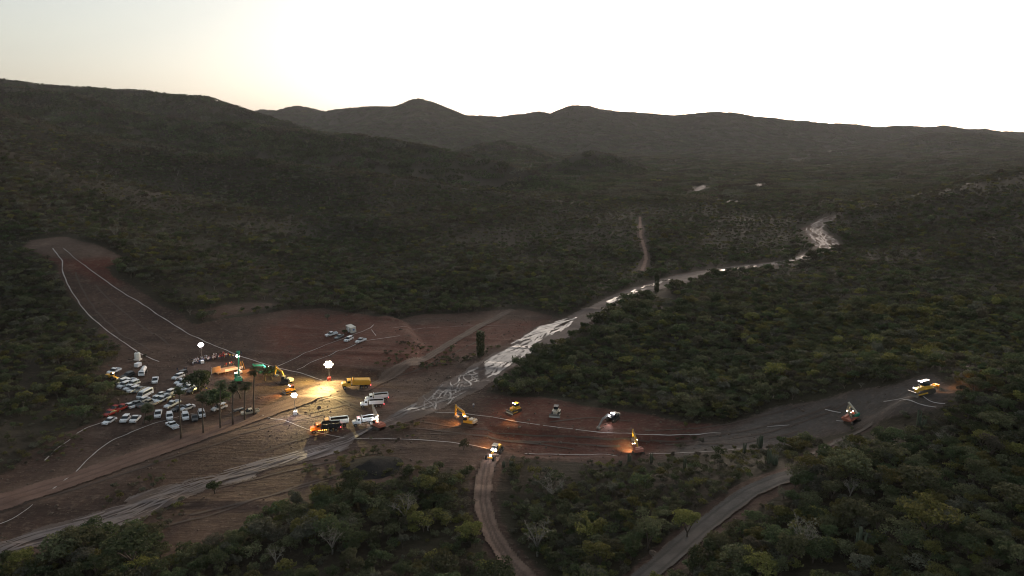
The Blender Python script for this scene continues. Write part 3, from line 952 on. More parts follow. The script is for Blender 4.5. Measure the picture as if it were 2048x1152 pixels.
def limbs_mb(h, r, seed, n=5, th=.16, mb=None, twig=0, spread=1.0):
    g = np.random.default_rng(seed + 100)
    mb = mb or MB()
    fork = h * g.uniform(.22, .38)
    mb.tube([(0, 0, -.4), (.1 * r * g.normal() * .3, .1 * r * g.normal() * .3, fork * .6), (0, 0, fork)], [th * 1.3, th, th * .85], 6)
    for k in range(n):
        a = 2 * math.pi * (k + g.uniform(-.3, .3)) / n
        q = r * g.uniform(.45, .8) * spread
        m = (q * .45 * math.cos(a), q * .45 * math.sin(a), fork + (h - fork) * .45)
        e = (q * math.cos(a + .2), q * math.sin(a + .2), h * g.uniform(.8, 1.0))
        mb.tube([(0, 0, fork * .9), m, e], [th * .7, th * .42, th * .14], 5, False)
        for t in range(twig):
            f = g.uniform(.35, 1)
            b0 = Vector(m).lerp(Vector(e), f)
            d = Vector((g.normal(), g.normal(), abs(g.normal()) * .8)).normalized() * r * g.uniform(.25, .5)
            mb.tube([b0, b0 + d * .5 + Vector((0, 0, .1)), b0 + d], [th * .25, th * .17, th * .06], 3, False)
            for _ in range(2):
                d2 = Vector((g.normal(), g.normal(), abs(g.normal()) * .6)).normalized() * r * .2
                b1 = b0 + d * g.uniform(.4, 1)
                mb.tube([b1, b1 + d2], [th * .13, th * .05], 3, False)
    return mb

# crowns that the near trees share: five sorts of foliage, several shapes of each
CROWNS, TRUNKS = {}, {}
SHAPES = [(2.6, 4.3, .60, 11), (2.2, 4.7, .85, 9), (3.0, 4.0, .45, 12), (1.9, 3.2, .75, 8), (2.7, 4.0, .62, 13), (2.0, 4.9, .95, 8), (3.1, 4.4, .50, 10), (2.1, 3.0, .65, 10)]
for si, (r, h, fl, nl) in enumerate(SHAPES):
    base = crown_mb(r, h - r * fl * .75, 11 + si, 1000, .185, fl, nl)
    for kind in LEAF:
        CROWNS[kind, si] = base.mesh(kind + '_crown', LEAF[kind])
    TRUNKS[si] = limbs_mb(h * .82, r, 11 + si, 5, .15).mesh('trunk', BARK, smooth=True)
BARE = []
for si in range(3):
    t = limbs_mb(4.8, 2.6, 40 + si, 6, .17, None, 7).mesh('pale_trunk', PALE, smooth=True)
    c = crown_mb(2.5, 4.2, 60 + si, 110, .20, .6, 7).mesh('sparse_crown', LEAF['grey'])
    BARE.append((t, c))

def join_mesh(name, parts):
    """parts: (mb, material) merged into one mesh with several materials"""
    me = bpy.data.meshes.new(name)
    v, f, mi, t = [], [], [], []
    for k, (mb, m) in enumerate(parts):
        o = len(v)
        v += mb.v
        t += mb.t
        f += [tuple(i + o for i in q) for q in mb.f]
        mi += [k] * len(mb.f)
        me.materials.append(m)
    me.from_pydata(v, [], f)
    me.polygons.foreach_set('material_index', np.array(mi, np.int32))
    set_attr(me, 'tint', np.array(t))
    return me

# lighter trees for the middle distance, and whole clumps of canopy for the far slopes
mid_col = bpy.data.collections.new('scrub_sorts')
far_col = bpy.data.collections.new('canopy_sorts')
k = 0
for kind in LEAF:
    for si in (0, 5, 6):
        r, h, fl, nl = SHAPES[si]
        mb = crown_mb(r, h - r * fl * .75, 70 + si, 280, .33, fl, nl)
        tr = limbs_mb(h * .75, r, 30 + si, 3, .15)
        mid_col.objects.link(bpy.data.objects.new('scrub_sort_%02d' % k, join_mesh('scrub_sort', [(mb, LEAF[kind]), (tr, BARK)])))
        k += 1
mid_col.objects.link(bpy.data.objects.new('scrub_sort_%02d' % k, join_mesh('scrub_sort', [(limbs_mb(4.8, 2.6, 45, 6, .17, None, 3), PALE), (crown_mb(2.5, 4.2, 66, 60, .28, .6, 7), LEAF['grey'])])))
k = 0
for kind in LEAF:
    for si in range(2):
        g = np.random.default_rng(200 + si)
        mb = MB()
        for _ in range(26):
            a, q = g.uniform(0, 6.28), 15 * math.sqrt(g.random())
            rr = g.uniform(1.8, 3.4)
            crown_mb(rr, g.uniform(1.6, 3.2), int(g.integers(1e6)), 20, 1.15, .7, 4, mb, (q * math.cos(a), q * math.sin(a)))
        far_col.objects.link(bpy.data.objects.new('canopy_sort_%02d' % k, mb.mesh('canopy_sort', LEAF[kind])))
        k += 1

def scatter_group(name, col):
    ng = bpy.data.node_groups.new(name, 'GeometryNodeTree')
    ng.interface.new_socket('Geometry', in_out='INPUT', socket_type='NodeSocketGeometry')
    ng.interface.new_socket('Geometry', in_out='OUTPUT', socket_type='NodeSocketGeometry')
    gi, go = ng.nodes.new('NodeGroupInput'), ng.nodes.new('NodeGroupOutput')
    iop = ng.nodes.new('GeometryNodeInstanceOnPoints')
    ci = ng.nodes.new('GeometryNodeCollectionInfo')
    ci.inputs['Collection'].default_value = col
    ci.inputs['Separate Children'].default_value = True
    ci.inputs['Reset Children'].default_value = True
    def na(n, t):
        q = ng.nodes.new('GeometryNodeInputNamedAttribute')
        q.data_type = t
        q.inputs['Name'].default_value = n
        return q.outputs['Attribute']
    ng.links.new(gi.outputs[0], iop.inputs['Points'])
    ng.links.new(ci.outputs[0], iop.inputs['Instance'])
    iop.inputs['Pick Instance'].default_value = True
    ng.links.new(na('sort', 'INT'), iop.inputs['Instance Index'])
    e2r = ng.nodes.new('FunctionNodeEulerToRotation')
    ng.links.new(na('turn', 'FLOAT_VECTOR'), e2r.inputs[0])
    ng.links.new(e2r.outputs[0], iop.inputs['Rotation'])
    ng.links.new(na('size', 'FLOAT_VECTOR'), iop.inputs['Scale'])
    ng.links.new(iop.outputs[0], go.inputs[0])
    return ng

def scatter(name, label, P, sort, turn, size, ng):
    me = bpy.data.meshes.new(name)
    me.vertices.add(len(P))
    me.vertices.foreach_set('co', np.asarray(P, np.float32).ravel())
    a = me.attributes.new('sort', 'INT', 'POINT')
    a.data.foreach_set('value', np.asarray(sort, np.int32))
    for n_, vals in (('turn', turn), ('size', size)):
        a = me.attributes.new(n_, 'FLOAT_VECTOR', 'POINT')
        a.data.foreach_set('vector', np.asarray(vals, np.float32).ravel())
    o = bpy.data.objects.new(name, me)
    o['kind'] = 'stuff'
    o['label'] = label
    COL.objects.link(o)
    md = o.modifiers.new('scatter', 'NODES')
    md.node_group = ng
    return o

def in_frame(x, y, z, mu=260, mv=160):
    u, v = proj(x, y, z)
    return (u > -mu) & (u < 2048 + mu) & (v < 1152 + mv)

# ---- points for single plants out to about 900 m, thinner with distance
def jitter(x0, x1, y0, y1, s):
    X, Y = np.meshgrid(np.arange(x0, x1, s), np.arange(y0, y1, s))
    X, Y = X.ravel(), Y.ravel()
    return X + rng.uniform(-.5, .5, X.shape) * s, Y + rng.uniform(-.5, .5, Y.shape) * s

pts = []
for x0, x1, y0, y1, s in ((-260, 300, 85, 340, 2.45), (-560, 560, 340, 560, 3.1), (-900, 900, 560, 950, 4.3)):
    x, y = jitter(x0, x1, y0, y1, s)
    pts.append(np.stack([x, y, np.full(x.shape, s)], 1))
pts = np.concatenate(pts)
x, y, sp = pts.T
z = ground(x, y)
keep = in_frame(x, y, z)
u_, v_ = proj(x, y, z)
st = site_at(x, y)
keep &= (st < .25) | ((st < .8) & (rng.random(len(x)) < .06))
dens = .5 + .9 * fbm(x, y, 34, 3, 81)
keep &= rng.random(len(x)) < np.clip(dens + .42, np.where(y > 340, .62, .3), 1)
for pl, wd in ((GRADE, 3.6), (GRAVEL, 5.6), (BENCH, 1.8)):
    keep &= seg_dist(x, y, pl)[0] > wd + .6
for pl, wd in ((TRACK, 3.0), (HAUL, 6.0), (UPROAD, 4.0)):
    keep &= seg_dist(x, y, pl)[0] > wd
for pl in ([(-80, 1010), (-80, 835), (90, 850), (190, 838), (205, 890), (100, 955)], [(1600, 915), (1700, 895), (1760, 885), (1850, 870), (1908, 830), (1885, 780), (1740, 840), (1640, 870)], [(1000, 925), (1050, 918), (1300, 918), (1450, 900), (1560, 895), (1560, 912), (1450, 925), (1300, 942), (1050, 942)]):
    nt_ = poly_sd(x, y, hits(pl)) > 0
    keep &= ~nt_ | (rng.random(len(x)) < .05)
open_ = poly_sd(x, y, hits([(60, 860), (190, 838), (230, 760), (215, 690), (150, 640), (60, 720), (20, 800)])) > 0
keep &= ~open_ | (rng.random(len(x)) < .45)
_c2 = hit(1313, 584)
keep &= ~((np.abs(x - _c2[0]) < 7.5) & (y > _c2[1] - 42) & (y < _c2[1] + 3))
for p_ in FLATS:
    keep &= poly_sd(x, y, p_) < -3
CH1 = hits(CHALK[0][0])
keep &= seg_dist(x, y, CH1)[0] > 4.5
sdr = np.full(x.shape, -99.0)
nr = (x > -200) & (x < 440) & (y < 900)
sdr[nr] = poly_sd(x[nr], y[nr], RIVER)
keep &= sdr < -1.5
x, y, z, sp, u_, v_, sdr = (q[keep] for q in (x, y, z, sp, u_, v_, sdr))
tall = .55 + .55 * np.clip(.5 + .8 * fbm(x, y, 60, 3, 83), 0, 1)
sc = rng.lognormal(-.12, .30, len(x)) * tall * np.where(sp > 3.5, 1.0 + .05 * (sp - 3.5), 1) * np.where((sdr > -14) & (sdr < 0), 1.25, 1.0)
sc = sc * .88 * (1 - .10 * (1 - sstep(150, 330, np.hypot(x, y)))) * (1 - .28 * (poly_sd(x, y, hits([(980, 930), (1500, 905), (1600, 945), (1500, 985), (1340, 1110), (1260, 1190), (1100, 1190), (985, 1050)])) > 0))
sc = np.clip(sc, .25, 1.65)
# which sort grows where: brown and dry on the broad spur, yellow green on the near slopes, dark green along the river
KINDS = list(LEAF)
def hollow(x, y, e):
    """how far a place lies below the ground round it: gullies get darker green leaves that paint in their shade"""
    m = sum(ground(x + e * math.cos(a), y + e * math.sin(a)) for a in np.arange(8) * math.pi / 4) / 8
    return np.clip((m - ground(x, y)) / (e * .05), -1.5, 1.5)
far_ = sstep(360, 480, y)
rise = (ground(x, y + 18) - ground(x, y - 18)) / 36        # shade painted by leaf colour: camera-facing slopes darker, crests and flats paler
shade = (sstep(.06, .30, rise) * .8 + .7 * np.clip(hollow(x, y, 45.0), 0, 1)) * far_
crest_light = ((1 - sstep(-.06, .10, rise)) * .9 + .8 * np.clip(-hollow(x, y, 45.0), 0, 1)) * far_
f1, f2 = fbm(x, y, 70, 3, 91), fbm(x, y, 16, 2, 92)
nearw = 1 - sstep(200, 420, np.hypot(x - 60, y - 60))
leftw = sstep(0, 250, -x) * sstep(250, 500, y)
farw = sstep(430, 800, y)
wt = np.stack([.9 + .3 * f1 + 0 * x,                                             # olive
               np.clip(.06 + .36 * nearw + .45 * f2 + .25 * f1 + .12 * (x > 120), .02, 1),          # yellow
               .45 + .35 * nearw + 1.6 * np.exp(np.clip(sdr, -200, 0) / 16) + .3 * f2,   # green
               .22 + .9 * farw * (1 - .4 * (x > 150)) - .15 * nearw,              # dry
               .22 + .5 * leftw], 1)                                             # grey
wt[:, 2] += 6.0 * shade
wt[:, 3] += 1.3 * crest_light
wt[:, 4] += .8 * crest_light
wt[:, 1] += .35 * crest_light
wt = np.clip(wt, .02, None)
wt /= wt.sum(1, keepdims=True)
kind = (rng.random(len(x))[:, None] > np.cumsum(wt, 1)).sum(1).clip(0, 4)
bare = rng.random(len(x)) < .010 + .05 * leftw
shape = rng.integers(0, 3, len(x))
seen = (u_ > -30) & (u_ < 2078) & (v_ < 1200)
appar = np.where(seen, sc / np.hypot(y, CAM_H - z), 0)
order = np.argsort(-appar)
N_TREES = 262
picked = order[:N_TREES]
rest = order[N_TREES:]
ng_mid, ng_far = scatter_group('scrub_scatter', mid_col), scatter_group('canopy_scatter', far_col)
turn = np.stack([rng.normal(0, .06, len(rest)), rng.normal(0, .06, len(rest)), rng.uniform(0, 6.28, len(rest))], 1)
s_ = sc[rest]
size = np.stack([s_ * rng.uniform(.85, 1.25, len(rest)), s_ * rng.uniform(.85, 1.25, len(rest)), s_ * rng.uniform(.75, 1.15, len(rest))], 1)
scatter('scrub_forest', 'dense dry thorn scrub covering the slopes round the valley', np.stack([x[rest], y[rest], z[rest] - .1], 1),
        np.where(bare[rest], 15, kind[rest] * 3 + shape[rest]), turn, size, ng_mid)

# undergrowth: low bushes between the trees of the near slopes
bx, by = jitter(-200, 230, 85, 300, 1.9)
bz = ground(bx, by)
bs = site_at(bx, by)
bk = in_frame(bx, by, bz, 60, 60) & ((bs < .35) | ((bs < .95) & (rng.random(len(bx)) < .05)) | (rng.random(len(bx)) < .9 * sstep(.18, .5, fbm(bx, by, 30, 3, 96))) | ((rng.random(len(bx)) < .5 * sstep(-.15, .3, fbm(bx, by, 24, 3, 99))) & (poly_sd(bx, by, hits([(128, 530), (200, 565), (255, 598), (400, 690), (330, 715), (220, 650), (150, 580)])) > 0)))
bk &= (poly_sd(bx, by, RIVER) < 0) & (poly_sd(bx, by, TAN) < 0) & (poly_sd(bx, by, TRENCH) < 2) & (seg_dist(bx, by, HAUL)[0] > 5) & (seg_dist(bx, by, UPROAD)[0] > 3)
for pl, wd in ((GRADE, 2.7), (GRAVEL, 4.6), (BENCH, 1.4)):
    bk &= seg_dist(bx, by, pl)[0] > wd + .2
bk &= rng.random(len(bx)) < np.clip(.55 + .9 * fbm(bx, by, 20, 3, 95), .12, .85)
bx, by, bz = bx[bk], by[bk], bz[bk]
bs = rng.uniform(.12, .40, len(bx))
nb = len(bx)
bkind = np.where(rng.random(nb) < .35, 0, np.where(rng.random(nb) < .3, 1, np.where(rng.random(nb) < .4, 3, 4)))
scatter('undergrowth', 'low bushes and dry weeds between the trees', np.stack([bx, by, bz - bs * 1.3], 1), bkind * 3 + rng.integers(0, 3, nb),
        np.stack([np.zeros(nb), np.zeros(nb), rng.uniform(0, 6.28, nb)], 1), np.stack([bs * 1.3, bs * 1.3, bs * 1.15], 1), ng_mid)

# clods and stones turned up by the machines
st_col = bpy.data.collections.new('stone_sorts')
m_stone = plain('clod', (.10, .072, .056), .95, 0, .4, 4)
for k in range(4):
    g = np.random.default_rng(300 + k)
    bm_ = MB()
    P_ = [Vector((math.sin(a) * math.cos(b_), math.sin(a) * math.sin(b_), math.cos(a) * .6)) * g.uniform(.7, 1.2) for a in (0.01, .9, 1.7) for b_ in np.arange(6) * math.pi / 3]
    for r_ in range(2):
        for c_ in range(6):
            bm_.quad([P_[r_ * 6 + c_], P_[r_ * 6 + 6 + c_], P_[r_ * 6 + 6 + (c_ + 1) % 6], P_[r_ * 6 + (c_ + 1) % 6]])
    st_col.objects.link(bpy.data.objects.new('stone_sort_%d' % k, bm_.mesh('stone_sort', m_stone)))
ex, ey = jitter(-210, 200, 95, 420, 1.5)
ek = (site_at(ex, ey) > .5) & (rng.random(len(ex)) < np.clip(.16 + .55 * fbm(ex, ey, 16, 3, 120), .01, .6)) & (poly_sd(ex, ey, RIVER) < 1)
for pl, wd in ((HAUL, 3.5), (UPROAD, 2.5), (GRADE, 2.2), (GRAVEL, 3.0)):
    ek &= seg_dist(ex, ey, pl)[0] > wd
ex, ey = ex[ek], ey[ek]
es = rng.lognormal(-1.55, .5, len(ex))
scatter('scattered_stones', 'clods and stones strewn over the graded earth', np.stack([ex, ey, ground(ex, ey) + .02], 1), rng.integers(0, 4, len(ex)),
        np.stack([rng.normal(0, .3, len(ex)), rng.normal(0, .3, len(ex)), rng.uniform(0, 6.28, len(ex))], 1), np.stack([es, es, es], 1), scatter_group('stone_scatter', st_col))

# ---- canopy clumps on the far slopes
pf = []
for y0, y1, s in ((930, 1700, 21), (1700, 2700, 24), (2700, 5400, 30)):
    w = y1 * .86
    X, Y = jitter(-w, w, y0, y1, s)
    pf.append(np.stack([X, Y], 1))
X, Y = np.concatenate(pf).T
Z = ground(X, Y)
kf = in_frame(X, Y, Z, 220, 0) & (rng.random(len(X)) < np.clip(1.02 + .8 * fbm(X, Y, 160, 3, 97), .45, 1))
for p_ in FLATS:
    kf &= poly_sd(X, Y, p_) < -13
X, Y, Z = X[kf], Y[kf], Z[kf]
e = 12.0
gx, gy = (ground(X + e, Y) - ground(X - e, Y)) / (2 * e), (ground(X, Y + e) - ground(X, Y - e)) / (2 * e)
n = len(X)
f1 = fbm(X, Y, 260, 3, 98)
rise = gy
shade = sstep(.08, .30, rise) * .9 + .8 * np.clip(hollow(X, Y, 90.0), 0, 1)  # far hills: ridge shade and crest light put into the leaf colours
crest_light = (1 - sstep(-.04, .09, rise)) + .8 * np.clip(-hollow(X, Y, 90.0), 0, 1)
wt = np.clip(np.stack([.8 + .5 * f1, .03 + 0 * f1, .25 + 7.0 * shade, .6 - .4 * f1 + 1.6 * crest_light, .3 + 1.8 * crest_light], 1), .03, None)
wt /= wt.sum(1, keepdims=True)
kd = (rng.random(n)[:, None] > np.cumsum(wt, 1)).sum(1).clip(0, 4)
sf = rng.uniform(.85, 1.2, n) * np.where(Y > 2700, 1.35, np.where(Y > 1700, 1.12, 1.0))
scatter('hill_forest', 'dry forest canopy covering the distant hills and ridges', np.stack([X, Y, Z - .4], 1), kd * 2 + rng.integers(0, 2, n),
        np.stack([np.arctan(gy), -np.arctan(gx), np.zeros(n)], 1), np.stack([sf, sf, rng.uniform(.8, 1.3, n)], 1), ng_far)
print('plants', len(rest), 'clumps', n, 'undergrowth', nb)

# ---- things: helpers
def thing(name, label, cat, loc, rot=(0, 0, 0), group=None, mesh=None):
    o = bpy.data.objects.new(name, mesh)
    o.location = loc
    o.rotation_euler = rot
    o['label'] = label
    o['category'] = cat
    if group:
        o['group'] = group
    COL.objects.link(o)
    return o

def part(name, mesh, parent, loc=(0, 0, 0), rot=(0, 0, 0), label=None):
    o = bpy.data.objects.new(name, mesh)
    o.parent = parent
    o.location = loc
    o.rotation_euler = rot
    if label:
        o['label'] = label
    COL.objects.link(o)
    return o

LOOK = {'olive': 'olive green', 'yellow': 'yellow green', 'green': 'dark green', 'dry': 'brown dry', 'grey': 'grey green'}
ZONES = [((150, 1120), 'in the riverside thicket'), ((450, 1120), 'on the river bend flat'), ((620, 1060), 'where bare earth ends'), ((760, 1000), 'beside the dark gravel mound'), ((800, 1110), 'in the thicket below the mound'),
    ((890, 960), 'below the motor grader'), ((910, 1080), 'riverward of the rutted road'), ((1040, 960), 'inside the rutted road bend'), ((1060, 1060), 'uphill of the rutted road'), ((1180, 950), 'below the red excavator'),
    ((1170, 1100), 'between the two dirt roads'), ((1300, 960), 'under the lower chalk line'), ((1290, 1060), 'above the gravel road'), ((1430, 930), 'below the ploughed grey slope'), ((1450, 1120), 'below the gravel road'),
    ((1560, 1050), 'beyond the gravel road bend'), ((1570, 920), 'at the gravel road top'), ((1650, 1000), 'uphill of the gravel road'), ((1650, 1110), 'well uphill of the road'), ((1720, 900), 'under the slope excavator'),
    ((1800, 970), 'under the hilltop bulldozer'), ((1830, 1090), 'in the densest hillside scrub'), ((1950, 850), 'uphill of the hilltop bulldozer'), ((1980, 950), 'on the steep bank'), ((1980, 1090), 'low on the steep bank')]
FORM = {0: 'round', 1: 'tall-crowned', 2: 'flat-topped', 3: 'compact', 4: 'ragged', 5: 'narrow', 6: 'spreading', 7: 'squat'}

def zone(u, v):
    return min(ZONES, key=lambda q: (q[0][0] - u) ** 2 + ((q[0][1] - v) * 1.3) ** 2)[1]

PENDING = []
def plant_tree(x, y, s, kind, si, bare, seed, label=None, group=None):
    g = np.random.default_rng(seed)
    zz = float(ground(x, y)) - .1
    u, v = proj(x, y, zz)
    big = 'large' if s > 1.15 else 'small' if s < .85 else 'middling'
    if label is None:
        if bare:
            label = (v, u, '%s nearly leafless thorn tree' % big, zone(u, v))
        else:
            label = (v, u, '%s %s %s tree' % (big, LOOK[kind], FORM[si]), zone(u, v))
    t = thing('scrub_tree', label if isinstance(label, str) else '', 'tree', (x, y, zz), (g.normal() * .04, g.normal() * .04, g.uniform(0, 6.28)), group or 'scrub trees on the near slopes')
    if not isinstance(label, str):
        PENDING.append((label, t))
    t.scale = (s * g.uniform(.9, 1.2), s * g.uniform(.9, 1.2), s * g.uniform(.85, 1.15))
    if bare:
        part('trunk', BARE[si % 3][0], t)
        part('crown', BARE[si % 3][1], t)
    else:
        part('trunk', TRUNKS[si], t)
        part('crown', CROWNS[kind, si], t)
    return t

HERO = [(1075, 1112, 1.55, 'grey', 0, True, 'large white-limbed tree without leaves beside the narrow rutted road'),
    (1103, 1003, 1.5, 'grey', 1, True, 'tall pale-trunked umbrella tree inside the bend of the rutted road'),
    (1850, 1075, 1.75, 'yellow', 2, False, 'largest spreading yellow green tree on the hillside below the bulldozer'),
    (1830, 990, 1.6, 'olive', 0, False, 'big rounded olive tree halfway up the slope under the hilltop bulldozer'),
    (1700, 960, 1.5, 'yellow', 0, False, 'bright domed tree standing above the end of the grey road'),
    (1510, 1092, 1.3, 'yellow', 3, False, 'bright yellow bush on the lower shoulder of the grey road'),
    (935, 1090, 1.3, 'yellow', 1, False, 'lone bright yellow green bush left of the rutted road near the frame bottom'),
    (812, 1042, 1.2, 'yellow', 0, False, 'pale lime green bush in the dark thicket below the gravel heap'),
    (1200, 1135, 1.3, 'yellow', 1, False, 'upright golden bush where the two dirt roads come closest'),
    (1140, 1010, 1.2, 'yellow', 3, False, 'golden bush next to the pale umbrella tree'),
    (885, 1000, 1.25, 'yellow', 3, False, 'yellow bush at the lit edge of the thicket beside the rutted road'),
    (850, 990, 1.3, 'yellow', 0, False, 'lime green tree at the thicket edge under the bare earth'),
    (1295, 1100, 1.4, 'olive', 1, False, 'leafy tree leaning over the upper edge of the grey road'),
    (1375, 1075, 1.3, 'yellow', 0, False, 'lit green tree on the upper bank of the grey road'),
    (265, 1135, 2.1, 'green', 0, False, 'wide dark tree in the middle of the riverside thicket'),
    (120, 1130, 1.8, 'olive', 0, False, 'leafy tree at the downstream end of the riverside thicket'),
    (200, 1100, 1.6, 'green', 1, False, 'dark tree touching the lower bank of the river bed'),
    (1603, 968, 1.2, 'olive', 4, False, 'olive tree blocking the top end of the gravel road'),
    (1622, 955, 1.1, 'yellow', 6, False, 'yellow green tree behind the top end of the gravel road'),
    (1590, 978, .9, 'green', 3, False, 'dark bush on the lower side of the gravel road top'),
    (430, 987, .95, 'green', 3, False, 'small dark bush alone on the river bed sand')]
for k, (u, v, s, kd_, si, br, lb) in enumerate(HERO):
    p = hit(u, v)
    plant_tree(p[0], p[1], s, kd_, si, br, 900 + k, lb.replace(' left of', ' beside').replace(' near the frame bottom', ' at its lowest bend'), 'noted trees of the near slopes')
for k, i in enumerate(picked):
    plant_tree(float(x[i]), float(y[i]), float(sc[i]), KINDS[kind[i]], int(rng.integers(0, 8)), bool(bare[i]), 1000 + k)

# alike trees of one patch are told apart by their order down the slope
_by = {}
for lb, t in PENDING:
    _by.setdefault(lb[2:], []).append((lb[0], lb[1], t))
_ORD = {2: ('lower', 'upper'), 3: ('lowest', 'middle', 'topmost'), 4: ('lowest', 'second lowest', 'second highest', 'topmost'), 5: ('lowest', 'second lowest', 'middle', 'second highest', 'topmost')}
for (what, where), L in _by.items():
    L.sort(key=lambda q: -q[0])
    for i, (_, _, t) in enumerate(L):
        w = _ORD.get(len(L))
        t['label'] = '%s of %s %ss %s' % (w[i], ('', '', 'two', 'three', 'four', 'five')[len(L)], what, where) if w else '%s %s' % (what, where)
# ------------------------------------------------------------------ paints, glass, lamps
P_WHITE = plain('white_paint', (.70, .72, .76), .35, 0, .18)
P_GREY = plain('grey_paint', (.22, .23, .24), .35, 0, .2)
P_DARK = plain('dark_paint', (.03, .032, .036), .3, 0, .15)
P_RED = plain('red_paint', (.32, .03, .025), .4, 0, .25)
P_BEIGE = plain('beige_paint', (.48, .42, .33), .4, 0, .25)
P_BLUE = plain('blue_paint', (.10, .17, .36), .35, 0, .2)
P_YEL = plain('machine_yellow', (.58, .32, .035), .5, 0, .35)
P_ORANGE = plain('machine_orange', (.55, .17, .03), .5, 0, .3)
P_GREEN = plain('machine_green', (.03, .24, .15), .5, 0, .25)
P_RUST = plain('faded_red_paint', (.36, .12, .08), .6, 0, .35)
P_STEEL = plain('worn_steel', (.26, .25, .24), .45, .6, .4)
P_BLACK = plain('black_rubber', (.022, .021, .02), .85, 0, .35)
P_TRACKS = plain('muddy_track_steel', (.07, .058, .048), .8, .2, .5)
P_WOOD = plain('plywood', (.42, .27, .14), .8, 0, .2)
P_CLOTH = plain('white_canvas', (.78, .76, .73), .9, 0, .1)
P_OFFICE = plain('office_panel', (.58, .55, .50), .6, 0, .25)
P_BEDFILL = plain('dark_bed_fill', (.018, .015, .013), 1.0, 0, .1, 3, 0.0)
P_GLASS, nt, b = new_mat('dark_glass')
b.inputs['Base Color'].default_value = (.02, .024, .028, 1)
b.inputs['Roughness'].default_value = .12
G_WHITE = glow('white_lamp', (1.0, .92, .96), 14)
G_WARM = glow('yellow_lamp', (1.0, .86, .55), 40)
G_RED = glow('red_tail_lamp', (1.0, .05, .06), 2.2)
G_AMBER = glow('amber_lamp', (1.0, .30, .03), 2.4)
G_SOFT = glow('work_lamp', (1.0, .78, .52), 9)
G_COOL = glow('cab_lamp', (.86, .92, 1.0), 7)

def pose(u, v, du, dv, dz=0.0, sink=.05):
    """stand something on the ground seen at (u, v), facing the ground point seen at (u + du, v + dv), tilted with the slope"""
    p = hit(u, v)
    q = hit(u + du, v + dv)
    up = surf_normal(p[0], p[1], 2.5)
    f = Vector((q[0] - p[0], q[1] - p[1], 0)).normalized()
    f = (f - up * f.dot(up)).normalized()
    l = up.cross(f)
    M = Matrix((f, l, up)).transposed()
    return Vector((p[0], p[1], p[2] - sink + dz)), M.to_euler()

def spot(parent, loc, target, power, col, angle=100, blend=.7, size=.25):
    """the light of a lamp that is built as a mesh beside it, in its parent's own axes"""
    d = bpy.data.lights.new('lamp_light', 'SPOT')
    d.energy = power
    d.color = col
    d.spot_size = R(angle)
    d.spot_blend = blend
    d.shadow_soft_size = size
    o = bpy.data.objects.new('lamp_light', d)
    o.parent = parent
    o.location = loc
    o.rotation_euler = (Vector(target) - Vector(loc)).to_track_quat('-Z', 'Y').to_euler()
    COL.objects.link(o)
    return o

def one(fn, name, *mats, smooth=False):
    mb = MB()
    fn(mb)
    return mb.mesh(name, *mats, smooth=smooth)

def boxm(name, c, d, mat, **kw):
    mb = MB()
    mb.box(c, d, **kw)
    return mb.mesh(name, mat)

def wheel_mesh(r, w, name='wheel'):
    mb, hb = MB(), MB()
    mb.cyl((0, 0, 0), r, w, 'y', 14)
    hb.cyl((0, 0, 0), r * .55, w * 1.06, 'y', 10)
    return join_mesh(name, [(mb, P_BLACK), (hb, P_STEEL)])
WHEEL = wheel_mesh(.36, .24)
BIGWHEEL = wheel_mesh(.53, .32)
HUGEWHEEL = wheel_mesh(.82, .6)

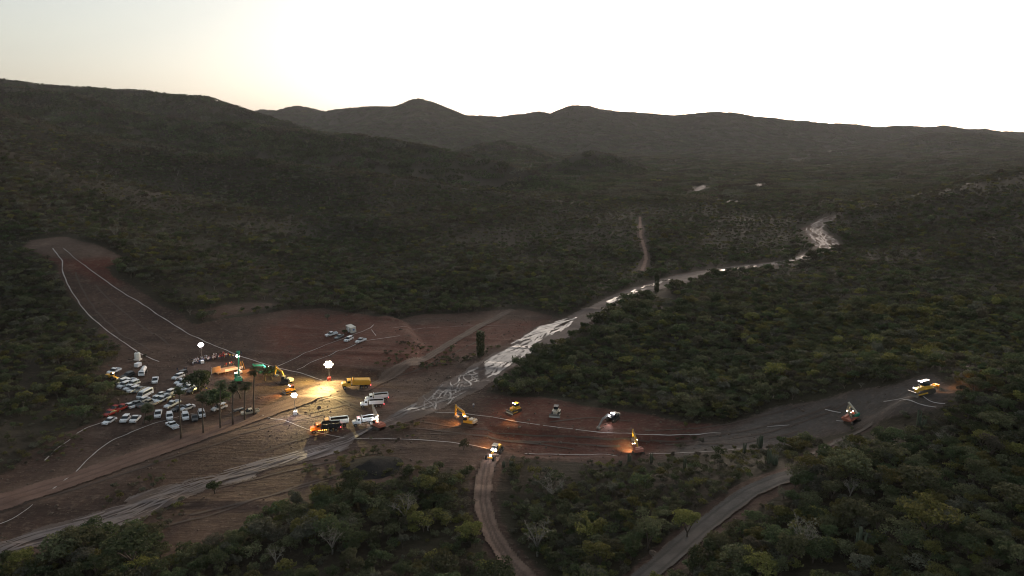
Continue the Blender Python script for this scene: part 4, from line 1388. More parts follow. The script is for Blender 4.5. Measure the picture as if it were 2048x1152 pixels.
# ------------------------------------------------------------------ cars
CARS = {}
def car_meshes(kind, paint):
    if (kind, paint.name) in CARS:
        return CARS[kind, paint.name]
    body, cab, gl = MB(), MB(), MB()
    if kind == 'sedan':
        L, W = 4.5, 1.78
        body.prism([(-2.25, .35), (2.2, .33), (2.26, .62), (2.1, .78), (.95, .93), (-1.35, .98), (-2.2, .92), (-2.27, .6)], [1.6, 1.6, 1.66, 1.66, W, W, 1.68, 1.62])
        cab.prism([(.2, 1.40), (-.9, 1.43), (-1.05, 1.46), (.1, 1.46)], [1.3] * 4)
        gl.prism([(.98, .92), (.18, 1.41), (-.95, 1.42), (-1.75, .96)], [1.66, 1.28, 1.28, 1.6])
        wx = (1.38, -1.35)
    elif kind == 'suv':
        L, W = 4.7, 1.9
        body.prism([(-2.3, .4), (2.25, .38), (2.33, .75), (2.2, 1.0), (1.05, 1.08), (-2.2, 1.12), (-2.35, .9)], [1.72, 1.7, 1.74, 1.74, W, W, 1.8])
        cab.prism([(.35, 1.66), (-2.0, 1.68), (-2.05, 1.76), (.2, 1.76)], [1.42] * 4)
        gl.prism([(1.08, 1.06), (.3, 1.68), (-2.05, 1.68), (-2.3, 1.1)], [1.76, 1.42, 1.42, 1.7])
        cab.box((-1.1, 0, 1.4), (.14, 1.62, .6))
        wx = (1.45, -1.42)
    elif kind == 'van':
        L, W = 5.9, 2.05
        body.prism([(-2.9, .42), (2.85, .4), (2.95, .85), (2.6, 1.15), (1.75, 2.15), (1.4, 2.3), (-2.85, 2.32), (-2.95, 1.2)], [1.9, 1.9, 1.92, 1.92, 1.74, 1.7, 1.74, 1.94])
        cab.box((-.8, 0, 2.34), (3.6, 1.5, .06))
        gl.prism([(2.46, 1.32), (1.8, 2.06), (-2.5, 2.06), (-2.5, 1.36)], [1.935, 1.80, 1.80, 1.95])
        gl.prism([(2.60, 1.2), (1.82, 2.11), (1.74, 2.08), (2.5, 1.18)], [1.72, 1.6, 1.6, 1.72])
        wx = (1.9, -1.85)
    else:  # pickup
        L, W = 5.35, 1.85
        body.prism([(-2.65, .48), (2.55, .44), (2.66, .8), (2.5, 1.02), (1.35, 1.1), (-.7, 1.12), (-.7, .62), (-2.6, .62)], [1.7, 1.68, 1.72, 1.74, W, W, W, W])
        for sy in (-1, 1):
            body.box((-1.66, sy * .87, .87), (1.92, .1, .52))
        body.box((-2.62, 0, .87), (.09, 1.8, .5))
        cab.prism([(.5, 1.68), (-.55, 1.72), (-.6, 1.79), (.42, 1.79)], [1.42] * 4)
        cab.box((-.02, 0, 1.42), (.12, 1.6, .62))
        gl.prism([(1.3, 1.1), (.5, 1.7), (-.52, 1.7), (-.68, 1.12)], [1.7, 1.4, 1.4, 1.66])
        wx = (1.7, -1.62)
    hl, tl = MB(), MB()
    hl.box((0, 0, 0), (.1, .34, .16))
    tl.box((0, 0, 0), (.06, .2, .3))
    r = (body.mesh('body', paint), cab.mesh('roof', paint), gl.mesh('window', P_GLASS), hl.mesh('headlight', P_STEEL), tl.mesh('tail_light', P_RED), wx, L, W)
    CARS[kind, paint.name] = r
    return r

NAMES = {'sedan': 'sedan_car', 'suv': 'sport_utility_vehicle', 'van': 'passenger_van', 'pickup': 'pickup_truck'}
CATS = {'sedan': 'car', 'suv': 'suv', 'van': 'van', 'pickup': 'pickup truck'}
def car(u, v, kind, paint, du, dv, label, group='vehicles parked by the palms', s=1.13):
    m = car_meshes(kind, paint)
    loc, rot = pose(u, v, du, dv)
    t = thing(NAMES[kind], label, CATS[kind], loc, rot, group)
    t.scale = (s, s, s)
    part('body', m[0], t)
    part('roof', m[1], t)
    part('window', m[2], t)
    zl = .7 if kind == 'sedan' else .88
    for sy in (-1, 1):
        part('headlight', m[3], t, (m[6] / 2 - .04, sy * .62, zl))
        part('tail_light', m[4], t, (-m[6] / 2 - .0, sy * .76, zl))
        for wx in m[5]:
            part('wheel', WHEEL, t, (wx, sy * (m[7] / 2 - .16), .36))
    return t
W_, G_, D_, R_, B_ = P_WHITE, P_GREY, P_DARK, P_RED, P_BEIGE
CARLIST = [  # (x, y) read off an enlargement of the car park
    (245, 424, 'pickup', P_WHITE, -30, 14, 'white pickup parked highest by the trees above the car park'),
    (385, 470, 'suv', D_, -30, 12, 'black utility vehicle in the shade beside the yellow loader'),
    (668, 520, 'pickup', W_, -8, 40, 'white pickup parked alone in the open middle of the car park'),
    (935, 452, 'suv', D_, -30, 12, 'dark suv at the uphill end of the row by the round tree'),
    (905, 482, 'suv', W_, -30, 12, 'white suv second in the row by the round tree'),
    (930, 528, 'sedan', W_, -30, 12, 'white sedan third in the row by the round tree'),
    (958, 550, 'suv', W_, -30, 12, 'white suv fourth in the row, between two white cars'),
    (985, 572, 'sedan', G_, -30, 12, 'silver grey sedan fifth in the row by the round tree'),
    (1015, 596, 'pickup', W_, -30, 12, 'white pickup near the downhill end of the row by the round tree'),
    (1065, 622, 'suv', D_, -30, 12, 'black suv closing the row under the round tree'),
    (330, 535, 'suv', W_, -30, 12, 'white suv at the uphill end of the slanting car row'),
    (395, 530, 'pickup', W_, -30, 12, 'white pickup tucked behind the uphill end of the slanting row'),
    (350, 568, 'suv', W_, -30, 12, 'white suv second in the slanting car row'),
    (440, 556, 'suv', W_, -30, 12, 'white suv nosed in behind the slanting row'),
    (412, 590, 'sedan', W_, -30, 12, 'white sedan in the middle of the slanting row'),
    (450, 616, 'suv', W_, -30, 12, 'white suv next to the passenger van'),
    (510, 612, 'sedan', G_, -30, 12, 'grey sedan half hidden behind the suv next to the passenger van'),
    (565, 668, 'van', W_, -32, 16, 'large white passenger van among the parked cars'),
    (540, 722, 'sedan', W_, -30, 14, 'white sedan below the passenger van'),
    (612, 748, 'pickup', B_, -30, -10, 'beige pickup below the passenger van'),
    (722, 668, 'sedan', W_, -30, 10, 'white sedan at the top of the cluster in the middle of the lot'),
    (815, 650, 'suv', W_, -30, 16, 'white suv at the end of the cluster in the middle of the lot'),
    (680, 706, 'sedan', W_, -30, 12, 'white sedan in front of the middle cluster'),
    (742, 716, 'pickup', W_, -30, 14, 'white pickup beside the dark sedan in the middle cluster'),
    (805, 690, 'sedan', D_, -30, 14, 'dark sedan in the middle cluster'),
    (400, 776, 'sedan', W_, -34, -14, 'white sedan next to the red pickup'),
    (485, 764, 'pickup', G_, -30, -12, 'grey pickup behind the white sedan next to the red pickup'),
    (335, 800, 'pickup', R_, -30, 12, 'bright red pickup at the edge of the bushes'),
    (265, 812, 'pickup', R_, -30, 12, 'dull red pickup behind the bright red one'),
    (205, 856, 'sedan', R_, -30, 10, 'small dark red car lowest against the bushes'),
    (845, 764, 'pickup', W_, -34, 16, 'white pickup parked across the chalk line under a palm'),
    (1000, 798, 'sedan', W_, -34, 10, 'white sedan broadside under the clump of dark trees'),
    (905, 806, 'sedan', D_, -30, 12, 'black sedan half hidden behind a white sedan'),
    (700, 866, 'pickup', W_, -12, 40, 'white pickup facing downhill on the lower lot'),
    (818, 893, 'suv', W_, 2, 40, 'white suv parked straight on the lower chalk line'),
    (980, 893, 'suv', W_, 6, 40, 'white suv facing downhill beside the dark car'),
    (1073, 905, 'sedan', D_, 6, 40, 'dark car between two white ones on the lower lot'),
    (1145, 866, 'suv', W_, 10, 40, 'white suv at the end of the lower lot beside the palms'),
    (200, 934, 'sedan', W_, -30, 18, 'white hatchback sedan at the very lowest corner of the car park'),
    (362, 920, 'suv', W_, -20, 24, 'white suv next to the lowest pickup'),
    (462, 920, 'pickup', W_, -20, 24, 'white pickup next to the suv on the lower chalk line'),
    (845, 982, 'pickup', W_, -30, -18, 'white pickup turned the other way at the bottom of the lot'),
    (1325, 800, 'suv', W_, -30, 10, 'white suv hidden behind the palm trunks'),
    (1640, 846, 'pickup', B_, -34, 6, 'beige pickup with a trailer on the haul road side of the palms'),
]
for cx, cy, kd_, pt, du, dv, lb in CARLIST:
    car(180 + cx / 5.12, 660 + (cy + 14) / 5.12, kd_, pt, du * .4, dv * .4, lb)
for cx, cy, kd_, pt, du, dv, lb in [(485, 540, 'pickup', P_WHITE, -30, 8, 'white pickup parked farthest along the office row'), (605, 575, 'sedan', G_, -30, 14, 'grey sedan second in the office row'), (750, 618, 'suv', W_, -30, 14, 'white suv in front of the site office'), (935, 640, 'pickup', W_, -30, 14, 'white pickup at the chalk line end of the office row')]:
    car(600 + cx / 7.68, 600 + (cy + 8) / 7.68, kd_, pt, du * .4, dv * .4, lb, 'vehicles parked by the site office')

# flat trailer behind the beige pickup, small white trailers, water tank, site office
def trailer(u, v, du, dv, L, label, mat, high=.9):
    loc, rot = pose(u, v, du, dv)
    t = thing('flat_trailer' if high < .5 else 'box_trailer', label, 'trailer', loc, rot)
    part('deck', boxm('deck', (0, 0, .62), (L, 1.7, .16), P_STEEL), t)
    part('cargo_box', boxm('cargo_box', (0, 0, .72 + high / 2), (L * .96, 1.62, high), mat), t)
    part('drawbar', boxm('drawbar', (L / 2 + .6, 0, .55), (1.3, .1, .1), P_STEEL), t)
    for sy in (-1, 1):
        part('wheel', WHEEL, t, (-.2, sy * .85, .36))
    return t
trailer(490 / 5.12 + 180, 660 + 385 / 5.12, -14, 6, 2.6, 'small white box trailer behind the white tank truck', P_WHITE, 1.3)
trailer(180 + 1520 / 5.12, 660 + 835 / 5.12, -14, 4, 3.4, 'low dark trailer beside the beige pickup by the palms', P_DARK, .3)

def tank_truck(u, v, du, dv):
    loc, rot = pose(u, v, du, dv)
    t = thing('tank_truck', 'white water tank truck parked above the white pickup in the car park', 'tank truck', loc, rot)
    part('chassis', boxm('chassis', (-.4, 0, .75), (6.2, .9, .25), P_DARK), t)
    mb = MB()
    mb.prism([(2.2, .6), (3.3, .6), (3.35, 1.3), (2.95, 2.2), (2.2, 2.25)], [2.1, 2.1, 2.1, 1.9, 1.9])
    part('cab', mb.mesh('cab', P_WHITE), t)
    part('window', boxm('window', (3.14, 0, 1.78), (.06, 1.75, .6), P_GLASS, rot=(0, R(-24), 0)), t)
    mb = MB()
    mb.tube([(-3.4, 0, 1.75), (-3.3, 0, 1.75), (1.8, 0, 1.75), (1.9, 0, 1.75)], [.8, .95, .95, .8], 14)
    tk = part('tank', mb.mesh('tank', P_WHITE, smooth=False), t)
    for k in range(5):
        mb = MB()
        mb.cyl((-2.9 + k * 1.1, 0, 1.75), 1.0, .09, 'x', 14)
        part('hoop', mb.mesh('hoop', P_STEEL), tk)
    for wx in (2.5, -1.9, -2.9):
        for sy in (-1, 1):
            part('wheel', BIGWHEEL, t, (wx, sy * .95, .53))
tank_truck(180 + 540 / 5.12, 660 + 455 / 5.12, -8, 14)

loc, rot = pose(180 + 490 / 5.12, 660 + 305 / 5.12, 10, 2)
t = thing('water_tank', 'upright white water tank standing on blocks beside the chalk line end', 'water tank', loc, (0, 0, 0))
mb = MB()
mb.tube([(0, 0, .5), (0, 0, 2.9), (0, 0, 3.15), (0, 0, 3.3)], [1.15, 1.15, .9, .3], 16)
part('vessel', mb.mesh('vessel', P_CLOTH), t)
part('plinth', boxm('plinth', (0, 0, .15), (2.4, 2.4, .7), P_OFFICE), t)
mb = MB()
mb.cyl((0, 0, 3.36), .35, .16, 'z', 10)
part('lid', mb.mesh('lid', P_DARK), t)

def office():
    loc, rot = pose(600 + 790 / 7.68, 600 + 487 / 7.68, 14, 8)
    t = thing('site_office', 'cream portable site office with blue end window above its parked cars', 'cabin', loc, rot)
    part('wall', boxm('wall', (0, 0, 1.55), (6.2, 2.6, 2.5), P_OFFICE), t)
    part('roof', boxm('roof', (0, 0, 2.88), (6.4, 2.8, .14), P_OFFICE), t)
    for wx in (-2.1, 2.0):
        w = part('window', boxm('window', (wx, -1.31, 1.75), (.8, .05, .8), P_GLASS), t)
        part('frame', boxm('frame', (wx, -1.325, 1.30), (1.0, .08, .08), P_WHITE), w)
    part('window', boxm('window', (3.11, .1, 1.75), (.05, .9, .8), P_BLUE), t)
    d = part('door', boxm('door', (0, -1.32, 1.35), (.95, .06, 2.05), P_WHITE), t)
    part('handle', boxm('handle', (.36, -1.37, 1.35), (.06, .05, .2), P_DARK), d)
    part('step', boxm('step', (0, -1.6, .15), (1.1, .5, .3), P_STEEL), t)
    for sx in (-2.6, 0, 2.6):
        part('footing', boxm('footing', (sx, 0, .12), (.4, 2.4, .4), P_DARK), t)
office()

# ------------------------------------------------------------------ excavators
def track(L, w, r):
    mb = MB()
    prof = []
    for a in range(-90, 91, 30):
        prof.append((L / 2 - r + r * math.cos(R(a)), r + r * math.sin(R(a))))
    for a in range(90, 271, 30):
        prof.append((-L / 2 + r + r * math.cos(R(a)), r + r * math.sin(R(a))))
    mb.prism(prof, w)
    n = int(L / .28)
    for k in range(n):
        for z in (0.02, 2 * r - .0):
            mb.box((-L / 2 + r + (L - 2 * r) * k / (n - 1), 0, z), (.09, w * 1.02, .07))
    return mb.mesh('track', P_TRACKS)

def beam(mb, a, c, h0, h1, w):
    """tapered box girder from a to c in the x, z plane"""
    a, c = Vector((a[0], 0, a[1])), Vector((c[0], 0, c[1]))
    d = (c - a).normalized()
    n = Vector((-d.z, 0, d.x))
    p = [a + n * h0 / 2, a - n * h0 / 2, c - n * h1 / 2, c + n * h1 / 2]
    mb.prism([(q.x, q.z) for q in p], w)

def excavator(u, v, du, dv, label, paint, boom_a=48, stick_a=-95, curl=-60, house=None, lit=None, swing=0.0, s=1.0, canopy=None, white_lamp=False):
    loc, rot = pose(u, v, du, dv)
    t = thing('excavator', label, 'excavator', loc, rot, 'excavators on the dam site')
    t.scale = (s, s, s)
    house = house or paint
    for sy in (-1, 1):
        part('track', track(4.2, .6, .46), t, (0, sy * 1.15, 0))
    part('undercarriage', boxm('undercarriage', (0, 0, .75), (1.7, 1.9, .45), P_DARK), t)
    mb = MB()
    mb.prism([(1.5, 1.0), (1.5, 1.45), (.3, 1.9), (-2.1, 2.05), (-2.1, 1.0)], [2.5] * 5)
    part('house', mb.mesh('house', house), t)
    mb = MB()
    mb.prism([(-1.75, 1.02), (-2.1, 2.12), (-2.65, 1.95), (-2.75, 1.2)], [2.55, 2.55, 2.2, 2.2])
    part('counterweight', mb.mesh('counterweight', canopy or house), t)
    part('engine_hood', boxm('engine_hood', (-1.05, -.1, 2.16), (1.5, 1.9, .3), canopy or house, taper=.9), t)
    mb, gb = MB(), MB()
    mb.prism([(-.05, 1.9), (-.05, 3.0), (1.05, 3.0), (1.45, 2.3), (1.5, 1.4), (.4, 1.4)], .95, .75)
    cabp = part('cab', mb.mesh('cab', house), t)
    gb.prism([(.05, 2.1), (.05, 2.85), (1.05, 2.86), (1.47, 2.28), (1.52, 1.75), (.5, 1.75)], .98, .75)
    part('window', gb.mesh('window', P_GLASS), cabp)
    part('roof', boxm('roof', (.5, .75, 3.05), (1.25, 1.05, .08), canopy or house), cabp)
    part('exhaust_pipe', boxm('exhaust_pipe', (-1.4, -.6, 2.5), (.12, .12, .6), P_DARK), t)
    # boom, stick, bucket in the x, z plane, swung about the house
    p0 = Vector((.9, 1.65))
    a = R(boom_a)
    k = p0 + Vector((math.cos(a + .30), math.sin(a + .30))) * 2.9
    p1 = k + Vector((math.cos(a - .38), math.sin(a - .38))) * 3.0
    b_ = R(stick_a)
    p2 = p1 + Vector((math.cos(b_), math.sin(b_))) * 2.9
    ps = p1 - Vector((math.cos(b_), math.sin(b_))) * .7
    mb = MB()
    beam(mb, p0, k + (k - p0).normalized() * .12, .5, .72, .5)
    beam(mb, k - (p1 - k).normalized() * .12, p1, .72, .38, .48)
    bm = part('boom', mb.mesh('boom', paint), t, (0, -.15, 0))
    mb = MB()
    for sy in (-.42, .42):
        mb.tube([(1.3, sy, 1.35), ((k.x + .25), sy, k.y - .28)], [.11, .08], 8)
    part('boom_cylinder', mb.mesh('boom_cylinder', P_STEEL), bm)
    mb = MB()
    beam(mb, ps, p1, .42, .62, .42)
    beam(mb, p1, p2, .62, .3, .42)
    stk = part('stick', mb.mesh('stick', paint), t, (0, -.15, 0))
    mb = MB()
    e = ps + (k - ps) * .02
    m_ = k + Vector((0, .45))
    mb.tube([(m_.x, 0, m_.y), (e.x, 0, e.y)], [.12, .08], 8)
    part('stick_cylinder', mb.mesh('stick_cylinder', P_STEEL), stk)
    c_ = R(stick_a + curl)
    d1, n1 = Vector((math.cos(c_), math.sin(c_))), Vector((-math.sin(c_), math.cos(c_)))
    q = [p2 + n1 * .2, p2 + d1 * .35 + n1 * .35, p2 + d1 * 1.1 + n1 * .15, p2 + d1 * 1.35 - n1 * .35, p2 + d1 * 1.2 - n1 * .75, p2 + d1 * .1 - n1 * .2]
    mb = MB()
    mb.prism([(w.x, w.y) for w in q], 1.15)
    for ty in (-.45, -.15, .15, .45):
        w = q[4]
        mb.box((w.x, ty, w.y), (.12, .1, .3))
    bk = part('bucket', mb.mesh('bucket', P_STEEL if not lit or lit != 'green' else P_GREEN), t, (0, -.15, 0))
    gm = G_COOL if white_lamp else G_SOFT
    for sy, sx, sz in ((.45, 1.1, 3.12), (1.05, 1.1, 3.12)):
        part('work_light', boxm('work_light', (sx, sy, sz), (.14, .26, .18), gm if lit else P_STEEL), t)
    if lit:
        part('work_light', boxm('work_light', (k.x - .35, -.45, k.y - .42), (.2, .16, .2), gm), t)
    t['k'] = 0
    del t['k']
    return t, k, p1, p2

YW, OR_, CW, GRN = (1.0, .80, .38), (1.0, .42, .10), (.9, .95, 1.0), (.75, 1.0, .9)
t, k, p1, p2 = excavator(543, 748, -20, 4, 'green excavator with its lit arm reaching over the chalk line', P_GREEN, 30, -118, -30, lit='green', canopy=P_DARK, s=1.15)
spot(t, (1.3, .5, 3.2), (4.5, -.1, 4.0), 900, GRN, 70)
t, k, p1, p2 = excavator(477, 764, 1, -14, 'green excavator seen from behind with its arm straight up beside the stage', P_GREEN, 62, 78, -40, lit='green', canopy=P_GREEN, s=1.1)
spot(t, (1.4, -1.2, 3.0), (3.2, -.2, 6.5), 900, GRN, 60)
spot(t, (1.6, .9, 3.1), (9, 0, 0), 2200, OR_, 100)
t, k, p1, p2 = excavator(573, 766, -20, -3, 'dark excavator with a short yellow arm below the end of the long chalk line', P_YEL, 50, -80, -60, house=P_DARK, canopy=P_BEIGE, lit=None)
t, k, p1, p2 = excavator(757, 856, -20, -10, 'tan excavator loading the white dump truck at the river edge', P_BEIGE, 72, -100, -50, house=P_RUST, lit='y')
spot(t, (1.2, .4, 3.2), (6, 0, 1.6), 1800, CW, 80)
t, k, p1, p2 = excavator(938, 849, -22, -4, 'yellow excavator digging in its own orange light by the river road', P_YEL, 46, -84, -50, canopy=P_BEIGE, lit='y')
spot(t, (1.3, .5, 3.1), (4.6, .4, 2.5), 500, OR_, 90)
spot(t, (1.4, .9, 3.0), (7, 2.2, 0), 1300, OR_, 85)
t, k, p1, p2 = excavator(1226, 840, -30, 20, 'grey excavator with glaring white cab lamps and its bucket on the red earth', P_STEEL, 12, -38, -50, house=P_DARK, canopy=P_BEIGE, lit='y', white_lamp=True)
for sy in (.2, 1.0):
    part('cab_lamp', boxm('cab_lamp', (1.3, sy, 3.15), (.3, .6, .34), G_WHITE), t)
spot(t, (1.6, .4, 3.0), (7, .3, .4), 900, CW, 80)
t, k, p1, p2 = excavator(1277, 909, -14, -30, 'red excavator with its yellow-lit boom raised at the lower chalk line', P_YEL, 58, -50, -60, house=P_RUST, lit='y', s=1.05)
spot(t, (1.5, .5, 2.6), (3.5, -.1, 5.2), 1000, YW, 60)
spot(t, (1.5, 1.1, 2.2), (7.5, 3.5, 0), 1500, YW, 90)
t, k, p1, p2 = excavator(1706, 845, 26, -4, 'red-brown excavator with raised arm and green bucket on the grey slope', P_BEIGE, 58, -66, -60, house=P_RUST, lit='green', s=1.05)
spot(t, (1.5, .5, 3.0), (4.4, -.1, 4.6), 1300, YW, 45)

# ------------------------------------------------------------------ bulldozers and the grader
def dozer(u, v, du, dv, label, paint, cabpaint, ripper=False, lamps=None, s=1.0):
    loc, rot = pose(u, v, du, dv)
    t = thing('bulldozer', label, 'bulldozer', loc, rot, 'bulldozers on the dam site')
    t.scale = (s, s, s)
    for sy in (-1, 1):
        part('track', track(3.9, .6, .55), t, (0, sy * 1.1, 0))
    mb = MB()
    mb.prism([(1.9, .7), (1.95, 1.75), (.1, 1.95), (-1.7, 1.8), (-1.8, .7)], [1.25, 1.2, 1.3, 1.6, 1.6])
    part('hood', mb.mesh('hood', paint), t)
    for sy in (-1, 1):
        part('fender', boxm('fender', (-.7, sy * 1.1, 1.3), (2.0, .6, .12), paint), t)
    mb = MB()
    mb.prism([(.15, 1.85), (.1, 2.95), (-1.3, 2.95), (-1.4, 1.75)], [1.3, 1.2, 1.2, 1.4])
    cb = part('cab', mb.mesh('cab', cabpaint), t)
    mb = MB()
    mb.prism([(.19, 2.05), (.13, 2.85), (-1.33, 2.85), (-1.42, 2.05)], [1.34, 1.25, 1.25, 1.4])
    part('window', mb.mesh('window', P_GLASS), cb)
    part('roof', boxm('roof', (-.6, 0, 3.03), (1.9, 1.6, .12), cabpaint), cb)
    mb = MB()
    mb.prism([(2.75, .05), (2.55, .5), (2.6, .95), (2.85, 1.3), (2.72, 1.32), (2.42, .95), (2.38, .5), (2.6, .02)], 3.7)
    bl = part('blade', mb.mesh('blade', P_STEEL), t)
    for sy in (-1, 1):
        part('push_arm', boxm('push_arm', (1.3, sy * 1.5, .5), (2.6, .16, .28), paint), t)
    mb = MB()
    mb.cyl((1.0, .35, 2.2), .07, .7, 'z', 8)
    part('exhaust_pipe', mb.mesh('exhaust_pipe', P_DARK), t)
    if ripper:
        mb = MB()
        for sy in (-.6, .6):
            beam(mb2 := MB(), (-1.7, 1.3), (-3.0, 1.5), .3, .3, .25)
            mb.v += [(q[0], q[1] + sy, q[2]) for q in mb2.v]
            mb.f += [tuple(i + len(mb.v) - len(mb2.v) for i in f) for f in mb2.f]
            mb.t += mb2.t
        mb.box((-3.1, 0, 1.3), (.4, 2.0, .5))
        rp = part('ripper', mb.mesh('ripper', paint), t)
        for sy in (-.7, 0, .7):
            part('shank', boxm('shank', (-3.25, sy, .75), (.3, .12, 1.2), P_STEEL, rot=(0, .2, 0)), rp)
    gm = lamps or P_STEEL
    for sy in (-.55, .55):
        part('headlight', boxm('headlight', (.35, sy, 3.12), (.2, .36, .22), gm), t)
        part('headlight', boxm('headlight', (1.9, sy * .9, 1.82), (.2, .26, .2), gm if ripper else P_STEEL), t)
    return t
t = dozer(1030, 823, -22, 8, 'yellow bulldozer with two lit lamps below the dark trees', P_YEL, P_YEL, False, G_SOFT)
spot(t, (-1.0, .2, 4.6), (.9, 0, 1.2), 350, OR_, 90)
spot(t, (.7, .5, 3.1), (12, 9.5, 0), 2200, OR_, 42)
dozer(1112, 829, -10, 20, 'dark unlit bulldozer with grey blade parked below the trees', P_BEIGE, P_DARK)
t = dozer(1850, 787, -22, 7, 'yellow bulldozer with glaring lamps and lit rear ripper on the hilltop', P_YEL, P_DARK, True, G_WHITE, 1.15)
spot(t, (-1.7, .8, 3.3), (-4.2, 0, .8), 420, OR_, 80)
spot(t, (-1.7, -.5, 3.2), (-10, 0, .8), 1500, OR_, 60)
t = dozer(581, 785, -20, 4, 'small yellow bulldozer under a glaring lamp between the light towers', P_YEL, P_RUST, False, G_WHITE, .92)
spot(t, (.2, 1.2, 3.6), (.8, 0, 1.2), 200, OR_, 110)
spot(t, (1.0, 0, 3.0), (10, 2, 0), 2600, OR_, 60)

def grader(u, v, du, dv):
    loc, rot = pose(u, v, du, dv)
    t = thing('motor_grader', 'yellow motor grader with three glaring lamps at the head of the narrow road', 'grader', loc, rot)
    mb = MB()
    beam(mb, (4.4, 1.25), (2.8, 1.75), .35, .4, .4)
    beam(mb, (2.9, 1.75), (-.2, 1.75), .4, .5, .45)
    part('frame', mb.mesh('frame', P_YEL), t)
    mb = MB()
    mb.prism([(-.1, 1.0), (-.1, 2.1), (-3.4, 1.95), (-3.6, 1.0)], [1.3, 1.3, 1.2, 1.2])
    part('engine_hood', mb.mesh('engine_hood', P_YEL), t)
    mb = MB()
    mb.prism([(1.1, 1.5), (1.2, 2.5), (1.0, 3.2), (-.4, 3.2), (-.4, 1.5)], [1.3, 1.5, 1.4, 1.4, 1.4])
    cb = part('cab', mb.mesh('cab', P_YEL), t)
    mb = MB()
    mb.prism([(1.17, 1.9), (1.24, 2.5), (1.05, 3.1), (-.42, 3.1), (-.42, 1.9)], [1.36, 1.54, 1.44, 1.44, 1.44])
    part('window', mb.mesh('window', P_GLASS), cb)
    part('roof', boxm('roof', (.3, 0, 3.28), (1.8, 1.7, .12), P_BEIGE), cb)
    part('blade', boxm('blade', (2.2, 0, .5), (.18, 3.7, .65), P_STEEL, rot=(0, 0, .5)), t)
    part('axle', boxm('axle', (4.3, 0, .75), (.3, 2.0, .3), P_YEL), t)
    for wx in (4.3, -1.1, -2.8):
        for sy in (-1, 1):
            part('wheel', HUGEWHEEL, t, (wx, sy * 1.1, .75))
    for sy in (-.55, .55):
        part('headlight', boxm('headlight', (1.5, sy, 2.0), (.35, .55, .45), G_WHITE), t)
    part('headlight', boxm('headlight', (4.55, .1, 1.65), (.3, .5, .4), G_WHITE), t)
    spot(t, (1.9, 0, 2.1), (4.4, 0, .9), 500, OR_, 100)
    spot(t, (-.7, -.9, 3.2), (-4.5, -1.2, .6), 900, YW, 80)
    spot(t, (-1.0, -1.5, 2.6), (-6, -8, 0), 1500, OR_, 70)
grader(991, 908, -13, 15)

# ------------------------------------------------------------------ trucks
def dump_truck(u, v, du, dv, label, cabpaint, bedpaint, s=1.0, tail=True, amber=False, cover=False):
    loc, rot = pose(u, v, du, dv)
    t = thing('dump_truck', label, 'dump truck', loc, rot, 'dump trucks on the dam site')
    t.scale = (s, s, s)
    part('chassis', boxm('chassis', (-.3, 0, .95), (7.4, .9, .3), P_DARK), t)
    mb = MB()
    mb.prism([(2.9, .75), (4.1, .72), (4.15, 1.5), (3.9, 1.72), (2.9, 1.85)], [1.5, 1.4, 1.35, 1.3, 1.6])
    part('hood', mb.mesh('hood', cabpaint), t)
    mb = MB()
    mb.prism([(1.5, .9), (3.0, .9), (2.95, 1.85), (2.6, 2.65), (1.5, 2.75)], [2.1, 2.1, 2.1, 1.9, 1.9])
    cb = part('cab', mb.mesh('cab', cabpaint), t)
    part('window', boxm('window', (2.86, 0, 2.25), (.06, 1.75, .68), P_GLASS, rot=(0, R(-24), 0)), cb)
    part('window', boxm('window', (2.15, 0, 2.2), (.8, 2.13, .55), P_GLASS), cb)
    for sy in (-1, 1):
        part('fender', boxm('fender', (3.3, sy * .95, 1.2), (1.2, .4, .2), cabpaint), t)
        part('headlight', boxm('headlight', (4.05, sy * .8, 1.1), (.14, .3, .24), G_AMBER if amber else P_STEEL), t)
    bed = MB()
    bed.box((-1.5, 0, 1.35), (5.0, 2.2, .14))
    part('bed_floor', bed.mesh('bed_floor', P_DARK), t)
    for sy in (-1, 1):
        bd = MB()
        bd.box((-1.5, sy * 1.16, 2.0), (5.1, .1, 1.25))
        w = part('bed_side', bd.mesh('bed_side', bedpaint), t)
        for k in range(7):
            part('rib', boxm('rib', (-3.8 + k * .77, sy * 1.25, 1.95), (.12, .12, 1.2), bedpaint), w)
    part('bed_front', boxm('bed_front', (1.06, 0, 2.15), (.12, 2.4, 1.6), bedpaint), t)
    part('tailgate', boxm('tailgate', (-4.05, 0, 1.95), (.1, 2.35, 1.2), bedpaint), t)
    fill_mb = MB()  # matte dark fill added so the open bed looks dark inside
    fill_mb.prism([(-4.0, 1.4), (-3.9, 2.3), (-1.5, 2.55), (.9, 2.3), (1.0, 1.4)], [2.2, 2.2, 1.6, 2.2, 2.2])
    if not cover:
        part('bed_fill', fill_mb.mesh('bed_fill', P_BEDFILL), t)
    if cover:
        mb = MB()
        mb.prism([(-4.0, 2.3), (-3.6, 2.75), (.6, 2.8), (.95, 2.3)], [2.2, 1.7, 1.7, 2.2])
        part('load_cover', mb.mesh('load_cover', bedpaint), t)
    for sy in (-1, 1):
        part('wheel', BIGWHEEL, t, (3.3, sy * .98, .53))
        for wx in (-1.5, -2.8):
            part('wheel', BIGWHEEL, t, (wx, sy * .98, .53))
        part('tail_light', boxm('tail_light', (-4.14, sy * .95, 1.2), (.1, .42, .34), G_RED if tail else P_RED), t)
    if amber:
        for k in range(5):
            part('marker_lamp', boxm('marker_lamp', (1.9 - k * .5, 1.14, .95), (.2, .1, .2), G_AMBER), t)
        part('marker_lamp', boxm('marker_lamp', (2.3, .9, 2.72), (.2, .2, .14), G_AMBER), t)
    return t
t = dump_truck(712, 775, -20, 1, 'yellow covered dump truck lit by the brightest light tower', P_YEL, P_YEL, 1.3, True, False, True)
